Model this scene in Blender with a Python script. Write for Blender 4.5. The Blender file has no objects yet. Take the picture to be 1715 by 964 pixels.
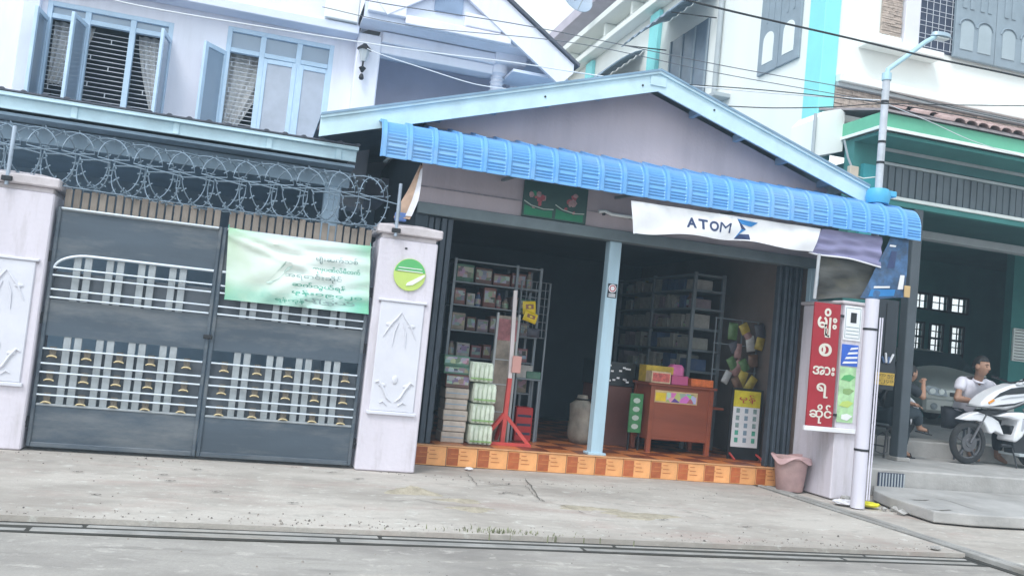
import bpy, bmesh, math, random
from mathutils import Vector, Matrix
random.seed(7)
sc = bpy.context.scene
col = sc.collection

# ------------------------------------------------------------------ camera
YAW, PIT, ROLL, F = .28360, .06724, .10084, 1500.0
HC = 1.35
FW = Vector((math.sin(YAW)*math.cos(PIT), math.cos(YAW)*math.cos(PIT), math.sin(PIT)))
_r = Vector((math.cos(YAW), -math.sin(YAW), 0)); _u = _r.cross(FW)
RT = _r*math.cos(ROLL)+_u*math.sin(ROLL); UP = -_r*math.sin(ROLL)+_u*math.cos(ROLL)
cam = bpy.data.cameras.new('camera'); camo = bpy.data.objects.new('camera', cam); col.objects.link(camo)
cam.sensor_width = 36; cam.lens = F/1715*36; cam.clip_start = .05; cam.clip_end = 2000
camo.matrix_world = Matrix(((RT.x, UP.x, -FW.x, 0), (RT.y, UP.y, -FW.y, 0), (RT.z, UP.z, -FW.z, HC), (0, 0, 0, 1)))
sc.camera = camo
# ------------------------------------------------------------------ sky, sun, exposure (bright overcast day)
SUN_EL, SUN_AZ = math.radians(54), math.radians(222)      # azimuth clockwise from +Y: behind the camera, a little to its left
w = bpy.data.worlds.new('World'); sc.world = w; w.use_nodes = True
nt = w.node_tree; nt.nodes.clear()
sk = nt.nodes.new('ShaderNodeTexSky'); sk.sky_type = 'NISHITA'; sk.sun_disc = False
sk.sun_elevation = SUN_EL; sk.sun_rotation = SUN_AZ; sk.air_density = 4.0; sk.dust_density = .6; sk.ozone_density = 1.5
hs = nt.nodes.new('ShaderNodeHueSaturation'); hs.inputs['Saturation'].default_value = .22
bg = nt.nodes.new('ShaderNodeBackground'); bg.inputs['Strength'].default_value = .15
wo = nt.nodes.new('ShaderNodeOutputWorld')
nt.links.new(sk.outputs[0], hs.inputs['Color']); tn = nt.nodes.new('ShaderNodeVectorMath'); tn.operation = 'MULTIPLY'; tn.inputs[1].default_value = (.90, .975, 1.085)      # cool overcast white
nt.links.new(hs.outputs[0], tn.inputs[0]); nt.links.new(tn.outputs[0], bg.inputs[0]); nt.links.new(bg.outputs[0], wo.inputs[0])
sl = bpy.data.lights.new('sun', 'SUN'); sl.energy = 1.15; sl.angle = math.radians(18); sl.color = (1, .98, .96)
so = bpy.data.objects.new('sun', sl); col.objects.link(so)
sd = Vector((math.sin(SUN_AZ)*math.cos(SUN_EL), math.cos(SUN_AZ)*math.cos(SUN_EL), math.sin(SUN_EL)))
so.rotation_euler = sd.to_track_quat('Z', 'Y').to_euler(); so.location = (0, -5, 20)
sc.view_settings.view_transform = 'Standard'; sc.view_settings.look = 'None'
sc.view_settings.gamma = 1; sc.view_settings.use_curve_mapping = False
sc.view_settings.exposure = .84

# ------------------------------------------------------------------ pixel -> world (distance always from a known plane)
def _ray(px, py): return FW + RT*((px-857.5)/F) - UP*((py-482)/F)
def PY(px, py, Y):
    d = _ray(px, py); return Vector((0, 0, HC)) + d*(Y/d.y)
def PX(px, py, X):
    d = _ray(px, py); return Vector((0, 0, HC)) + d*(X/d.x)
def G(px, py, z=0.):
    d = _ray(px, py); return Vector((0, 0, HC)) + d*((z-HC)/d.z)
def lerp(a, b, t): return a+(b-a)*t

# ------------------------------------------------------------------ materials
MATS = {}
def mat(name, c, rough=.7, metal=0., var=.12, scale=3., bump=.0, bscale=40., dirt=0., dirtc=(.18, .15, .12), dscale=1.3,
        streak=False, rnd=0., spec=.5, trans=0., alpha=1., emit=None):
    if name in MATS: return MATS[name]
    m = bpy.data.materials.new(name); m.use_nodes = True; n = m.node_tree.nodes; L = m.node_tree.links
    b = n['Principled BSDF']
    tc = n.new('ShaderNodeTexCoord'); co = tc.outputs['Object']
    cin = None
    base = n.new('ShaderNodeRGB'); base.outputs[0].default_value = (*c, 1); cur = base.outputs[0]
    if var:
        nz = n.new('ShaderNodeTexNoise'); nz.inputs['Scale'].default_value = scale; nz.inputs['Detail'].default_value = 6; nz.inputs['Roughness'].default_value = .62
        if streak:
            mp = n.new('ShaderNodeMapping'); mp.inputs['Scale'].default_value = (1, 1, .12) if streak != 'x' else (.15, 1, 1); L.new(co, mp.inputs[0]); L.new(mp.outputs[0], nz.inputs['Vector'])
        else: L.new(co, nz.inputs['Vector'])
        mr = n.new('ShaderNodeMapRange'); mr.inputs[1].default_value = .3; mr.inputs[2].default_value = .7
        mr.inputs[3].default_value = 1-var; mr.inputs[4].default_value = 1+var; L.new(nz.outputs[0], mr.inputs[0])
        mx = n.new('ShaderNodeVectorMath'); mx.operation = 'SCALE'; L.new(cur, mx.inputs[0]); L.new(mr.outputs[0], mx.inputs['Scale']); cur = mx.outputs[0]
    if rnd:
        oi = n.new('ShaderNodeObjectInfo'); mr = n.new('ShaderNodeMapRange'); mr.inputs[3].default_value = 1-rnd; mr.inputs[4].default_value = 1+rnd
        L.new(oi.outputs['Random'], mr.inputs[0]); mx = n.new('ShaderNodeVectorMath'); mx.operation = 'SCALE'
        L.new(cur, mx.inputs[0]); L.new(mr.outputs[0], mx.inputs['Scale']); cur = mx.outputs[0]
    if dirt:
        nz = n.new('ShaderNodeTexNoise'); nz.inputs['Scale'].default_value = dscale; nz.inputs['Detail'].default_value = 9; nz.inputs['Roughness'].default_value = .7
        mp = n.new('ShaderNodeMapping'); mp.inputs['Location'].default_value = (3.1, 7.7, 1.9); L.new(co, mp.inputs[0])
        if streak: mp.inputs['Scale'].default_value = (1.6, 1.6, .25) if streak != 'x' else (.25, 1.4, 1)
        L.new(mp.outputs[0], nz.inputs['Vector'])
        mr = n.new('ShaderNodeMapRange'); mr.inputs[1].default_value = .48; mr.inputs[2].default_value = .72; mr.inputs[3].default_value = 0; mr.inputs[4].default_value = dirt
        L.new(nz.outputs[0], mr.inputs[0])
        mx = n.new('ShaderNodeMix'); mx.data_type = 'RGBA'; L.new(mr.outputs[0], mx.inputs['Factor']); L.new(cur, mx.inputs['A']); mx.inputs['B'].default_value = (*dirtc, 1); cur = mx.outputs['Result']
    L.new(cur, b.inputs['Base Color'])
    b.inputs['Roughness'].default_value = rough; b.inputs['Metallic'].default_value = metal
    b.inputs['Specular IOR Level'].default_value = spec
    if trans: b.inputs['Transmission Weight'].default_value = trans
    if alpha < 1: b.inputs['Alpha'].default_value = alpha
    if emit: b.inputs['Emission Color'].default_value = (*emit[0], 1); b.inputs['Emission Strength'].default_value = emit[1]
    if bump:
        nz = n.new('ShaderNodeTexNoise'); nz.inputs['Scale'].default_value = bscale; nz.inputs['Detail'].default_value = 5; L.new(co, nz.inputs['Vector'])
        bp = n.new('ShaderNodeBump'); bp.inputs['Strength'].default_value = bump; bp.inputs['Distance'].default_value = .02
        L.new(nz.outputs[0], bp.inputs['Height']); L.new(bp.outputs[0], b.inputs['Normal'])
    MATS[name] = m; return m

# ------------------------------------------------------------------ mesh builder
class MB:
    def __init__(s): s.v = []; s.f = []
    def add(s, vs, fs):
        o = len(s.v); s.v += [Vector(p) for p in vs]; s.f += [tuple(i+o for i in f) for f in fs]; return s
    def hexa(s, p):   # 8 points: bottom 4 ccw, top 4 ccw
        return s.add(p, [(3, 2, 1, 0), (4, 5, 6, 7), (0, 1, 5, 4), (1, 2, 6, 5), (2, 3, 7, 6), (3, 0, 4, 7)])
    def box(s, x0, x1, y0, y1, z0, z1, b=0.):
        x0, x1 = min(x0, x1), max(x0, x1); y0, y1 = min(y0, y1), max(y0, y1); z0, z1 = min(z0, z1), max(z0, z1)
        b = min(b, (x1-x0)*.45, (y1-y0)*.45, (z1-z0)*.45)
        if b <= 0:
            return s.hexa([(x0, y0, z0), (x1, y0, z0), (x1, y1, z0), (x0, y1, z0), (x0, y0, z1), (x1, y0, z1), (x1, y1, z1), (x0, y1, z1)])
        X = (x0, x1); Y = (y0, y1); Z = (z0, z1); V = []; idx = {}
        for i in (0, 1):
            for j in (0, 1):
                for k in (0, 1):
                    sx, sy, sz = (1, -1)[i]*b, (1, -1)[j]*b, (1, -1)[k]*b
                    for a, p in (('x', (X[i], Y[j]+sy, Z[k]+sz)), ('y', (X[i]+sx, Y[j], Z[k]+sz)), ('z', (X[i]+sx, Y[j]+sy, Z[k]))):
                        idx[(i, j, k, a)] = len(V); V.append(p)
        q = lambda *t: tuple(idx[a] for a in t)
        Fs = []
        for i in (0, 1):
            f = q((i, 0, 0, 'x'), (i, 1, 0, 'x'), (i, 1, 1, 'x'), (i, 0, 1, 'x')); Fs.append(f if i else f[::-1])
            f = q((0, i, 0, 'y'), (0, i, 1, 'y'), (1, i, 1, 'y'), (1, i, 0, 'y')); Fs.append(f if i else f[::-1])
            f = q((0, 0, i, 'z'), (1, 0, i, 'z'), (1, 1, i, 'z'), (0, 1, i, 'z')); Fs.append(f if i else f[::-1])
            for j in (0, 1):
                fl = (i ^ j)
                f = q((i, j, 0, 'x'), (i, j, 1, 'x'), (i, j, 1, 'y'), (i, j, 0, 'y')); Fs.append(f if fl else f[::-1])
                f = q((i, 0, j, 'x'), (i, 1, j, 'x'), (i, 1, j, 'z'), (i, 0, j, 'z')); Fs.append(f[::-1] if fl else f)
                f = q((0, i, j, 'y'), (1, i, j, 'y'), (1, i, j, 'z'), (0, i, j, 'z')); Fs.append(f if fl else f[::-1])
                for k in (0, 1):
                    f = q((i, j, k, 'x'), (i, j, k, 'y'), (i, j, k, 'z')); Fs.append(f if (i+j+k) % 2 else f[::-1])
        return s.add(V, Fs)
    def obox(s, c, size, rot, b=0.):
        t = MB().box(-size[0]/2, size[0]/2, -size[1]/2, size[1]/2, -size[2]/2, size[2]/2, b)
        c = Vector(c); return s.add([c+rot @ p for p in t.v], t.f)
    def bar(s, a, b_, wd, ht, up=(0, 0, 1), bev=0.):      # square bar from a to b
        a = Vector(a); b_ = Vector(b_); d = (b_-a); ln = d.length; d.normalize(); up = Vector(up)
        if abs(d.dot(up)) > .98: up = Vector((0, 1, 0))
        sd_ = d.cross(up).normalized(); u2 = sd_.cross(d)
        R = Matrix((sd_, d, u2)).transposed()
        return s.obox((a+b_)/2, (wd, ln, ht), R, bev)
    def tube(s, pts, r, n=8, cap=True, closed=False):
        pts = [Vector(p) for p in pts]; m = len(pts); rr = r if isinstance(r, (list, tuple)) else [r]*m
        t0 = (pts[1]-pts[0]).normalized(); ref = Vector((0, 0, 1)) if abs(t0.z) < .9 else Vector((1, 0, 0))
        nx = t0.cross(ref).normalized(); V = []
        for i in range(m):
            a = pts[i-1] if i or closed else pts[i]; b = pts[(i+1) % m] if i < m-1 or closed else pts[i]
            t = (b-a).normalized(); nx = (nx-t*nx.dot(t)).normalized(); ny = t.cross(nx)
            for k in range(n):
                an = 2*math.pi*k/n; V.append(pts[i]+(nx*math.cos(an)+ny*math.sin(an))*rr[i])
        Fs = []
        for i in range(m if closed else m-1):
            for k in range(n):
                a, b = i*n+k, i*n+(k+1) % n; i2 = (i+1) % m
                Fs.append((a, b, i2*n+(k+1) % n, i2*n+k))
        if cap and not closed: Fs += [tuple(range(n))[::-1], tuple(range((m-1)*n, m*n))]
        return s.add(V, Fs)
    def lathe(s, prof, c, n=20, axis='z', cap=True):
        c = Vector(c); V = []
        for r, h in prof:
            for k in range(n):
                a = 2*math.pi*k/n; x, y = r*math.cos(a), r*math.sin(a)
                V.append(c+Vector({'z': (x, y, h), 'y': (x, h, y), 'x': (h, x, y)}[axis]))
        Fs = []
        for i in range(len(prof)-1):
            for k in range(n):
                f = (i*n+k, i*n+(k+1) % n, (i+1)*n+(k+1) % n, (i+1)*n+k); Fs.append(f if axis != 'y' else f[::-1])
        if cap:
            Fs += [tuple(range(n))[::-1], tuple(range((len(prof)-1)*n, len(prof)*n))]
        return s.add(V, Fs)
    def prism(s, poly, y0, y1):       # polygon in XZ extruded along Y
        n = len(poly); V = [(x, y0, z) for x, z in poly]+[(x, y1, z) for x, z in poly]
        return s.add(V, [tuple(range(n)), tuple(range(2*n-1, n-1, -1))]+[(i, i+n, (i+1) % n+n, (i+1) % n) for i in range(n)])
    def prismx(s, poly, x0, x1):      # polygon in YZ extruded along X
        n = len(poly); V = [(x0, y, z) for y, z in poly]+[(x1, y, z) for y, z in poly]
        return s.add(V, [tuple(range(n)), tuple(range(2*n-1, n-1, -1))]+[(i, i+n, (i+1) % n+n, (i+1) % n) for i in range(n)])
    def prismz(s, poly, z0, z1):
        n = len(poly); V = [(x, y, z0) for x, y in poly]+[(x, y, z1) for x, y in poly]
        return s.add(V, [tuple(range(n))[::-1], tuple(range(n, 2*n))]+[(i, (i+1) % n, (i+1) % n+n, i+n) for i in range(n)])
    def sheet(s, f, nu, nv, th=.004):  # f(u,v)->(point, normal); thick two-sided sheet
        A = []; B = []
        for j in range(nv+1):
            for i in range(nu+1):
                p, nn = f(i/nu, j/nv); p = Vector(p); nn = Vector(nn); A.append(p+nn*th/2); B.append(p-nn*th/2)
        N = len(A); V = A+B; Fs = []; W = nu+1
        for j in range(nv):
            for i in range(nu):
                a = j*W+i; Fs.append((a, a+1, a+1+W, a+W)); Fs.append((N+a, N+a+W, N+a+1+W, N+a+1))
        for i in range(nu):
            a = i; Fs.append((a, N+a, N+a+1, a+1)); a = nv*W+i; Fs.append((a, a+1, N+a+1, N+a))
        for j in range(nv):
            a = j*W; Fs.append((a, a+W, N+a+W, N+a)); a = j*W+nu; Fs.append((a, N+a, N+a+W, a+W))
        return s.add(V, Fs)
    def ball(s, c, r, n=12, m=8):
        c = Vector(c); r = Vector(r) if isinstance(r, (tuple, list)) else Vector((r, r, r)); V = [c+Vector((0, 0, -r.z))]
        for j in range(1, m):
            t = math.pi*j/m-math.pi/2
            for k in range(n):
                a = 2*math.pi*k/n; V.append(c+Vector((math.cos(a)*math.cos(t)*r.x, math.sin(a)*math.cos(t)*r.y, math.sin(t)*r.z)))
        V.append(c+Vector((0, 0, r.z))); Fs = []
        for k in range(n): Fs.append((0, 1+(k+1) % n, 1+k))
        for j in range(m-2):
            for k in range(n):
                a = 1+j*n; Fs.append((a+k, a+(k+1) % n, a+n+(k+1) % n, a+n+k))
        e = len(V)-1; a = 1+(m-2)*n
        for k in range(n): Fs.append((a+k, a+(k+1) % n, e))
        return s.add(V, Fs)
    def build(s, name, material, parent=None, smooth=False, local=False, bevel=0., sharp=35):
        o0 = Vector((0, 0, 0))
        if parent is not None and not local:
            p = parent
            while p is not None: o0 += p.location; p = p.parent
        me = bpy.data.meshes.new(name); me.from_pydata([tuple(p-o0) for p in s.v], [], s.f); me.validate()
        bm = bmesh.new(); bm.from_mesh(me); bmesh.ops.recalc_face_normals(bm, faces=bm.faces); bm.to_mesh(me); bm.free()
        if material is not None: me.materials.append(material)
        if smooth:
            for p in me.polygons: p.use_smooth = True
            me.set_sharp_from_angle(angle=math.radians(sharp))
        o = bpy.data.objects.new(name, me); col.objects.link(o)
        if parent is not None: o.parent = parent
        if bevel:
            bv = o.modifiers.new('bevel', 'BEVEL'); bv.width = bevel; bv.segments = 2; bv.limit_method = 'ANGLE'; bv.angle_limit = math.radians(40)
        return o
def thing(name, label, cat, loc=(0, 0, 0), group=None, rotz=0.):
    o = bpy.data.objects.new(name, None); col.objects.link(o); o.empty_display_size = .1
    o.location = loc; o.rotation_euler = (0, 0, rotz); o['label'] = label; o['category'] = cat
    if group: o['group'] = group
    return o
def tag(o, label, cat, group=None):
    o['label'] = label; o['category'] = cat
    if group: o['group'] = group
    return o
def struct(o): o['kind'] = 'structure'; return o
def stuff(o): o['kind'] = 'stuff'; return o
def share(name, src, loc, parent, rot=None, scale=None):   # copy sharing mesh data; loc in parent's space
    o = bpy.data.objects.new(name, src.data); col.objects.link(o); o.parent = parent; o.location = loc
    if rot: o.rotation_euler = rot
    if scale: o.scale = scale
    return o
def copy_tree(o, parent=None):
    c = o.copy(); col.objects.link(c)
    if parent is not None: c.parent = parent
    for ch in list(o.children): copy_tree(ch, c)
    return c
def text_geo(body, size=1., font_stretch=1., bold=0.):
    cu = bpy.data.curves.new('t', 'FONT'); cu.body = body; cu.size = size; cu.align_x = 'CENTER'; cu.align_y = 'CENTER'
    cu.resolution_u = 4; cu.offset = bold*size
    o = bpy.data.objects.new('t', cu); col.objects.link(o)
    dg = bpy.context.evaluated_depsgraph_get(); me = o.evaluated_get(dg).to_mesh()
    V = [v.co.copy() for v in me.vertices]; Fs = [tuple(p.vertices) for p in me.polygons]
    o.evaluated_get(dg).to_mesh_clear(); bpy.data.objects.remove(o); bpy.data.curves.remove(cu)
    return V, Fs
def put_text(mb, body, size, fn, sx=1., bold=0., fit=None):    # fn(x,y)->world point
    V, Fs = text_geo(body, size, bold=bold)
    if not V: return mb
    if fit:      # (width, height) centred box
        x0 = min(v.x for v in V); x1 = max(v.x for v in V); y0 = min(v.y for v in V); y1 = max(v.y for v in V)
        kx = fit[0]/max(x1-x0, 1e-5); ky = fit[1]/max(y1-y0, 1e-5)
        V = [Vector(((v.x-(x0+x1)/2)*kx, (v.y-(y0+y1)/2)*ky, 0)) for v in V]
    return mb.add([fn(v.x*sx, v.y) for v in V], Fs)
# ================================================================== THE SETTING
def ground_mat(name, c, c2, c3, streak, seed):
    m = bpy.data.materials.new(name); m.use_nodes = True; n = m.node_tree.nodes; L = m.node_tree.links; b = n['Principled BSDF']
    tc = n.new('ShaderNodeTexCoord')
    def nz(scale, detail, rough, sc_=(1, 1, 1), off=0.):
        mp = n.new('ShaderNodeMapping'); mp.inputs['Scale'].default_value = sc_; mp.inputs['Location'].default_value = (seed+off, seed*1.7+off, 0); L.new(tc.outputs['Object'], mp.inputs[0])
        t = n.new('ShaderNodeTexNoise'); t.inputs['Scale'].default_value = scale; t.inputs['Detail'].default_value = detail; t.inputs['Roughness'].default_value = rough; L.new(mp.outputs[0], t.inputs['Vector']); return t.outputs[0]
    def rng(v, a, b_, lo, hi):
        r = n.new('ShaderNodeMapRange'); r.inputs[1].default_value, r.inputs[2].default_value, r.inputs[3].default_value, r.inputs[4].default_value = a, b_, lo, hi; L.new(v, r.inputs[0]); return r.outputs[0]
    def mixc(f, A, B):
        x = n.new('ShaderNodeMix'); x.data_type = 'RGBA'; L.new(f, x.inputs['Factor'])
        for k, q in (('A', A), ('B', B)):
            if isinstance(q, tuple): x.inputs[k].default_value = (*q, 1)
            else: L.new(q, x.inputs[k])
        return x.outputs['Result']
    cur = mixc(rng(nz(.55, 8, .68, (1, 1.6, 1)), .42, .62, 0, 1), c, c2)
    cur = mixc(rng(nz(1.1, 9, .72, (streak, 1.4, 1), 5), .52, .70, 0, .85), cur, c3)
    cur = mixc(rng(nz(3.2, 9, .75, (streak*1.5, 1.6, 1), 11), .53, .66, 0, .8), cur, tuple(q*.62 for q in c))
    cur = mixc(rng(nz(6, 6, .7, (1, 1.5, 1), 17), .57, .66, 0, .6), cur, tuple(min(.7, q*1.45) for q in c))
    cur = mixc(rng(nz(55, 4, .7, (1, 1, 1), 3), .35, .68, 0, .45), cur, tuple(q*.7 for q in c))
    L.new(cur, b.inputs['Base Color']); b.inputs['Roughness'].default_value = .92; b.inputs['Specular IOR Level'].default_value = .25
    bp = n.new('ShaderNodeBump'); bp.inputs['Strength'].default_value = .6; bp.inputs['Distance'].default_value = .012; L.new(nz(28, 8, .75), bp.inputs['Height']); L.new(bp.outputs[0], b.inputs['Normal'])
    MATS[name] = m; return m
M_CONC = ground_mat('apron_concrete', (.54, .495, .445), (.34, .302, .268), (.40, .29, .255), .6, 2.)
M_ROAD = ground_mat('worn_road', (.40, .372, .34), (.245, .225, .208), (.58, .53, .46), .2, 9.)
M_DARK = mat('trough_dirt_shade', (.045, .042, .036), .95, var=.3, scale=6)  # joint dirt, its near-black colour also painting the shade of deep gaps
M_KERB = mat('kerb_concrete', (.30, .29, .275), .9, var=.3, scale=2.5, bump=.4, bscale=35, dirt=.7, dirtc=(.25, .22, .18), dscale=2)
M_EARTH = mat('bare_earth', (.24, .20, .16), .95, var=.25, scale=2, bump=.5, bscale=20)
struct(MB().add([(-90, -90, -.16), (90, -90, -.16), (90, 90, -.16), (-90, 90, -.16)], [(0, 1, 2, 3)]).build('ground', M_EARTH))
def rough_sheet(x0, x1, y0, y1, z, nx, ny, amp, seed, th=.14):
    rd = random.Random(seed); mb = MB(); ph = [(rd.uniform(.4, 2.2), rd.uniform(.4, 2.2), rd.uniform(0, 6)) for _ in range(6)]
    def f(u, v):
        x, y = lerp(x0, x1, u), lerp(y0, y1, v)
        h = sum(math.sin(a*x+b*y+c) for a, b, c in ph)/6*amp
        return (x, y, z+h-th/2), (0, 0, 1)
    return mb.sheet(f, nx, ny, th)
struct(rough_sheet(-40, 40, -12, 6.05, -.045, 160, 40, .008, 1, .1).build('road', M_ROAD, smooth=True))
apron = struct(rough_sheet(-14, 6.12, 6.34, 9.72, -.004, 90, 26, .006, 2, .15).build('pavement', M_CONC, smooth=True))
# gutter strips between road and pavement, laid as separate lengths with open joints
rd = random.Random(5)
x = -14.
while x < 6.0:
    ln = min(rd.uniform(1.6, 2.6), 6.05-x)
    if ln < .3: break
    MB().box(x, x+ln-.012, 6.09, 6.18, -.15, -.036+.5*rd.uniform(-.008, .008), .012).build('kerb_strip', M_KERB, apron)
    MB().box(x+.3, min(x+ln+.285, 6.06), 6.24, 6.285, -.15, -.032+.5*rd.uniform(-.006, .006), .012).build('kerb_strip', M_KERB, apron)
    x += ln
struct(MB().box(-14, 6.12, 6.05, 6.345, -.155, -.040).build('gutter_bed', M_DARK))  # set close to the strip tops so the dark colour stands for gap shade
# side drain running back along the shop boundary
struct(MB().box(6.10, 6.52, 5.6, 9.72, -.155, -.035).build('drain_bed', M_DARK))  # same dark fill, painting the shade down in the drain
dr = None
y = 5.62
while y < 9.6:
    ln = rd.uniform(1.1, 1.7); y1 = min(y+ln, 9.7)
    for xa, xb in ((6.175, 6.235), (6.29, 6.36)):
        MB().box(xa, xb, y, y1-.012, -.15, .004+rd.uniform(-.008, .008), .01).build('drain_edge', M_KERB, apron)
    y = y1+.002
yard = struct(rough_sheet(6.42, 30, 5.6, 9.44, -.01, 50, 20, .01, 4, .14).build('yard_ground', M_CONC, smooth=True))
# cracks and joints in the pavement (thin open lines)
M_CRACK = mat('crack', (.13, .115, .10), .95, var=.2)
def crack(pts, wd, name='crack'):
    P0 = [G(*p, .006) for p in pts]; mb = MB(); rr = random.Random(len(pts)); V = []; P = []
    for a_, b_ in zip(P0[:-1], P0[1:]):
        for q in range(7): P.append(a_.lerp(b_, q/7)+Vector((rr.gauss(0, .008), rr.gauss(0, .008), 0)))
    P.append(P0[-1])
    for i, p in enumerate(P):
        d = (P[min(i+1, len(P)-1)]-P[max(i-1, 0)]).normalized(); nn = Vector((-d.y, d.x, 0)); k = wd*(.15+.85*rr.random())*(1 if 0 < i < len(P)-1 else .1)
        V += [p+nn*k, p-nn*k]
    mb.add(V, [(2*i, 2*i+1, 2*i+3, 2*i+2) for i in range(len(P)-1)]); return mb.build(name, M_CRACK, apron)
crack([(778, 787), (790, 800), (800, 812), (880, 812), (893, 826), (908, 838), (945, 846), (985, 860)], .006)
crack([(812, 806), (825, 809), (842, 810), (855, 808)], .016)
crack([(835, 826), (848, 823), (862, 825), (878, 829)], .016)
crack([(880, 800), (900, 830), (912, 839)], .007)
crack([(640, 838), (700, 836), (740, 843), (800, 848)], .008)
crack([(1000, 838), (1060, 846), (1130, 850), (1200, 868)], .007)
for (a, b) in ((120, 788), (262, 793), (318, 784), (275, 803), (352, 821), (545, 789), (590, 800), (480, 840), (150, 826), (1100, 868), (1240, 880)):
    crack([(a, b), (a+6, b+1), (a+13, b), (a+19, b+1)], .011, 'pit')
# sand and grass on the pavement
def heap(name, px, py, rx, ry, h, m, label, cat, seed):
    c = G(px, py); rd = random.Random(seed); V = [(c.x, c.y, h)]; rings, n = 7, 28
    for j in range(1, rings+1):
        for k in range(n):
            a = 2*math.pi*k/n; q = j/rings*(1+.25*math.sin(3*a+seed)+.12*math.sin(7*a)); z = h*(1-j/rings)**1.3*(1+rd.uniform(-.3, .3))-.01*(j == rings)
            V.append((c.x+rx*q*math.cos(a), c.y+ry*q*math.sin(a), z+.001))
    Fs = [(0, 1+k, 1+(k+1) % n) for k in range(n)]
    for j in range(rings-1):
        for k in range(n): a = 1+j*n; Fs.append((a+k, a+n+k, a+n+(k+1) % n, a+(k+1) % n))
    o = MB().add(V, Fs).build(name, m, smooth=True, sharp=80); o['label'] = label; o['category'] = cat; return o
M_SAND = mat('sand', (.40, .35, .27), 1, var=.25, scale=14, bump=.6, bscale=120)
heap('sand_heap', 690, 824, .26, .16, .055, M_SAND, 'low heap of tan sand on the pavement before the right gate pillar', 'sand heap', 3)
for k, (a, b, rx, ry, h) in enumerate(((770, 838, .22, .10, .018), (790, 852, .2, .12, .015), (1070, 862, .35, .16, .012), (980, 850, .3, .1, .010))):
    heap('sand_patch', a, b, rx, ry, h, M_SAND, ('thin sand smear beside the grass tuft left of centre', 'pale sand smear just above the gutter grass', 'wide thin sand smear below the middle of the tiled step', 'faint sand smear where the long crack ends')[k], 'sand patch', 5+k)
M_GRASS = mat('gutter_grass', (.20, .215, .12), .95, var=.35, scale=9)
def grass(px, py, sx, sy, n, h, seed, label):
    c = G(px, py, 0.); rd = random.Random(seed); mb = MB()
    for _ in range(n):
        x, y = c.x+rd.gauss(0, sx), c.y+rd.gauss(0, sy); a = rd.uniform(0, 6.28); hh = h*rd.uniform(.4, 1); ln = Vector((math.cos(a), math.sin(a), 0)); t = Vector((-ln.y, ln.x, 0))*.004; b0 = Vector((x, y, -.1))
        p1 = b0+Vector((0, 0, hh*.6+.09))+ln*hh*.25; p2 = b0+Vector((0, 0, hh+.09))+ln*hh*.7
        mb.add([b0-t, b0+t, p1+t, p1-t, p2], [(0, 1, 2, 3), (3, 2, 4)])
    o = stuff(mb.build('grass', M_GRASS)); o['label'] = label; o['category'] = 'grass'
grass(818, 889, .16, .03, 70, .05, 1, 'green grass tuft growing in the gutter left of centre')
grass(850, 892, .25, .025, 30, .045, 2, 'short grass along the gutter beside the larger tuft')
grass(940, 898, .3, .02, 16, .035, 3, 'sparse weeds in the gutter below the tiled step')

# loose grit swept along the gutter, the step and the pillars
rgr = random.Random(31); mb = MB(); md = MB()
spots = [(rgr.uniform(-3, 6.1), 6.36+abs(rgr.gauss(0, .18))) for _ in range(420)]+[(rgr.uniform(-2, 6.4), 9.0-abs(rgr.gauss(0, .25))) for _ in range(160)]+[(rgr.uniform(-3, 6.1), rgr.uniform(6.4, 9.2)) for _ in range(160)]+[(rgr.uniform(-3, 7), rgr.uniform(4.6, 6.04)) for _ in range(120)]
for k, (x, y) in enumerate(spots):
    r = rgr.uniform(.003, .009)*(1.7 if rgr.random() < .05 else 1); z0 = -.048 if y < 6.05 else -.006; a = rgr.uniform(0, 6)
    (mb if k % 3 else md).add([(x+r*math.cos(a+q*1.57), y+r*math.sin(a+q*1.57)*rgr.uniform(.6, 1), z0) for q in range(4)]+[(x+r*.5*math.cos(a+q*1.57), y+r*.5*math.sin(a+q*1.57), z0+r*1.1) for q in range(4)], [(0, 1, 5, 4), (1, 2, 6, 5), (2, 3, 7, 6), (3, 0, 4, 7), (4, 5, 6, 7)])
for m_, c_, q_ in ((mb, (.30, .27, .24), 'pale'), (md, (.17, .155, .14), 'dark')):
    o = stuff(m_.build('grit', mat('grit_'+q_, c_, .95, var=.4, scale=30))); o['label'] = q_+' loose grit scattered over pavement and road'; o['category'] = 'grit'
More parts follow.
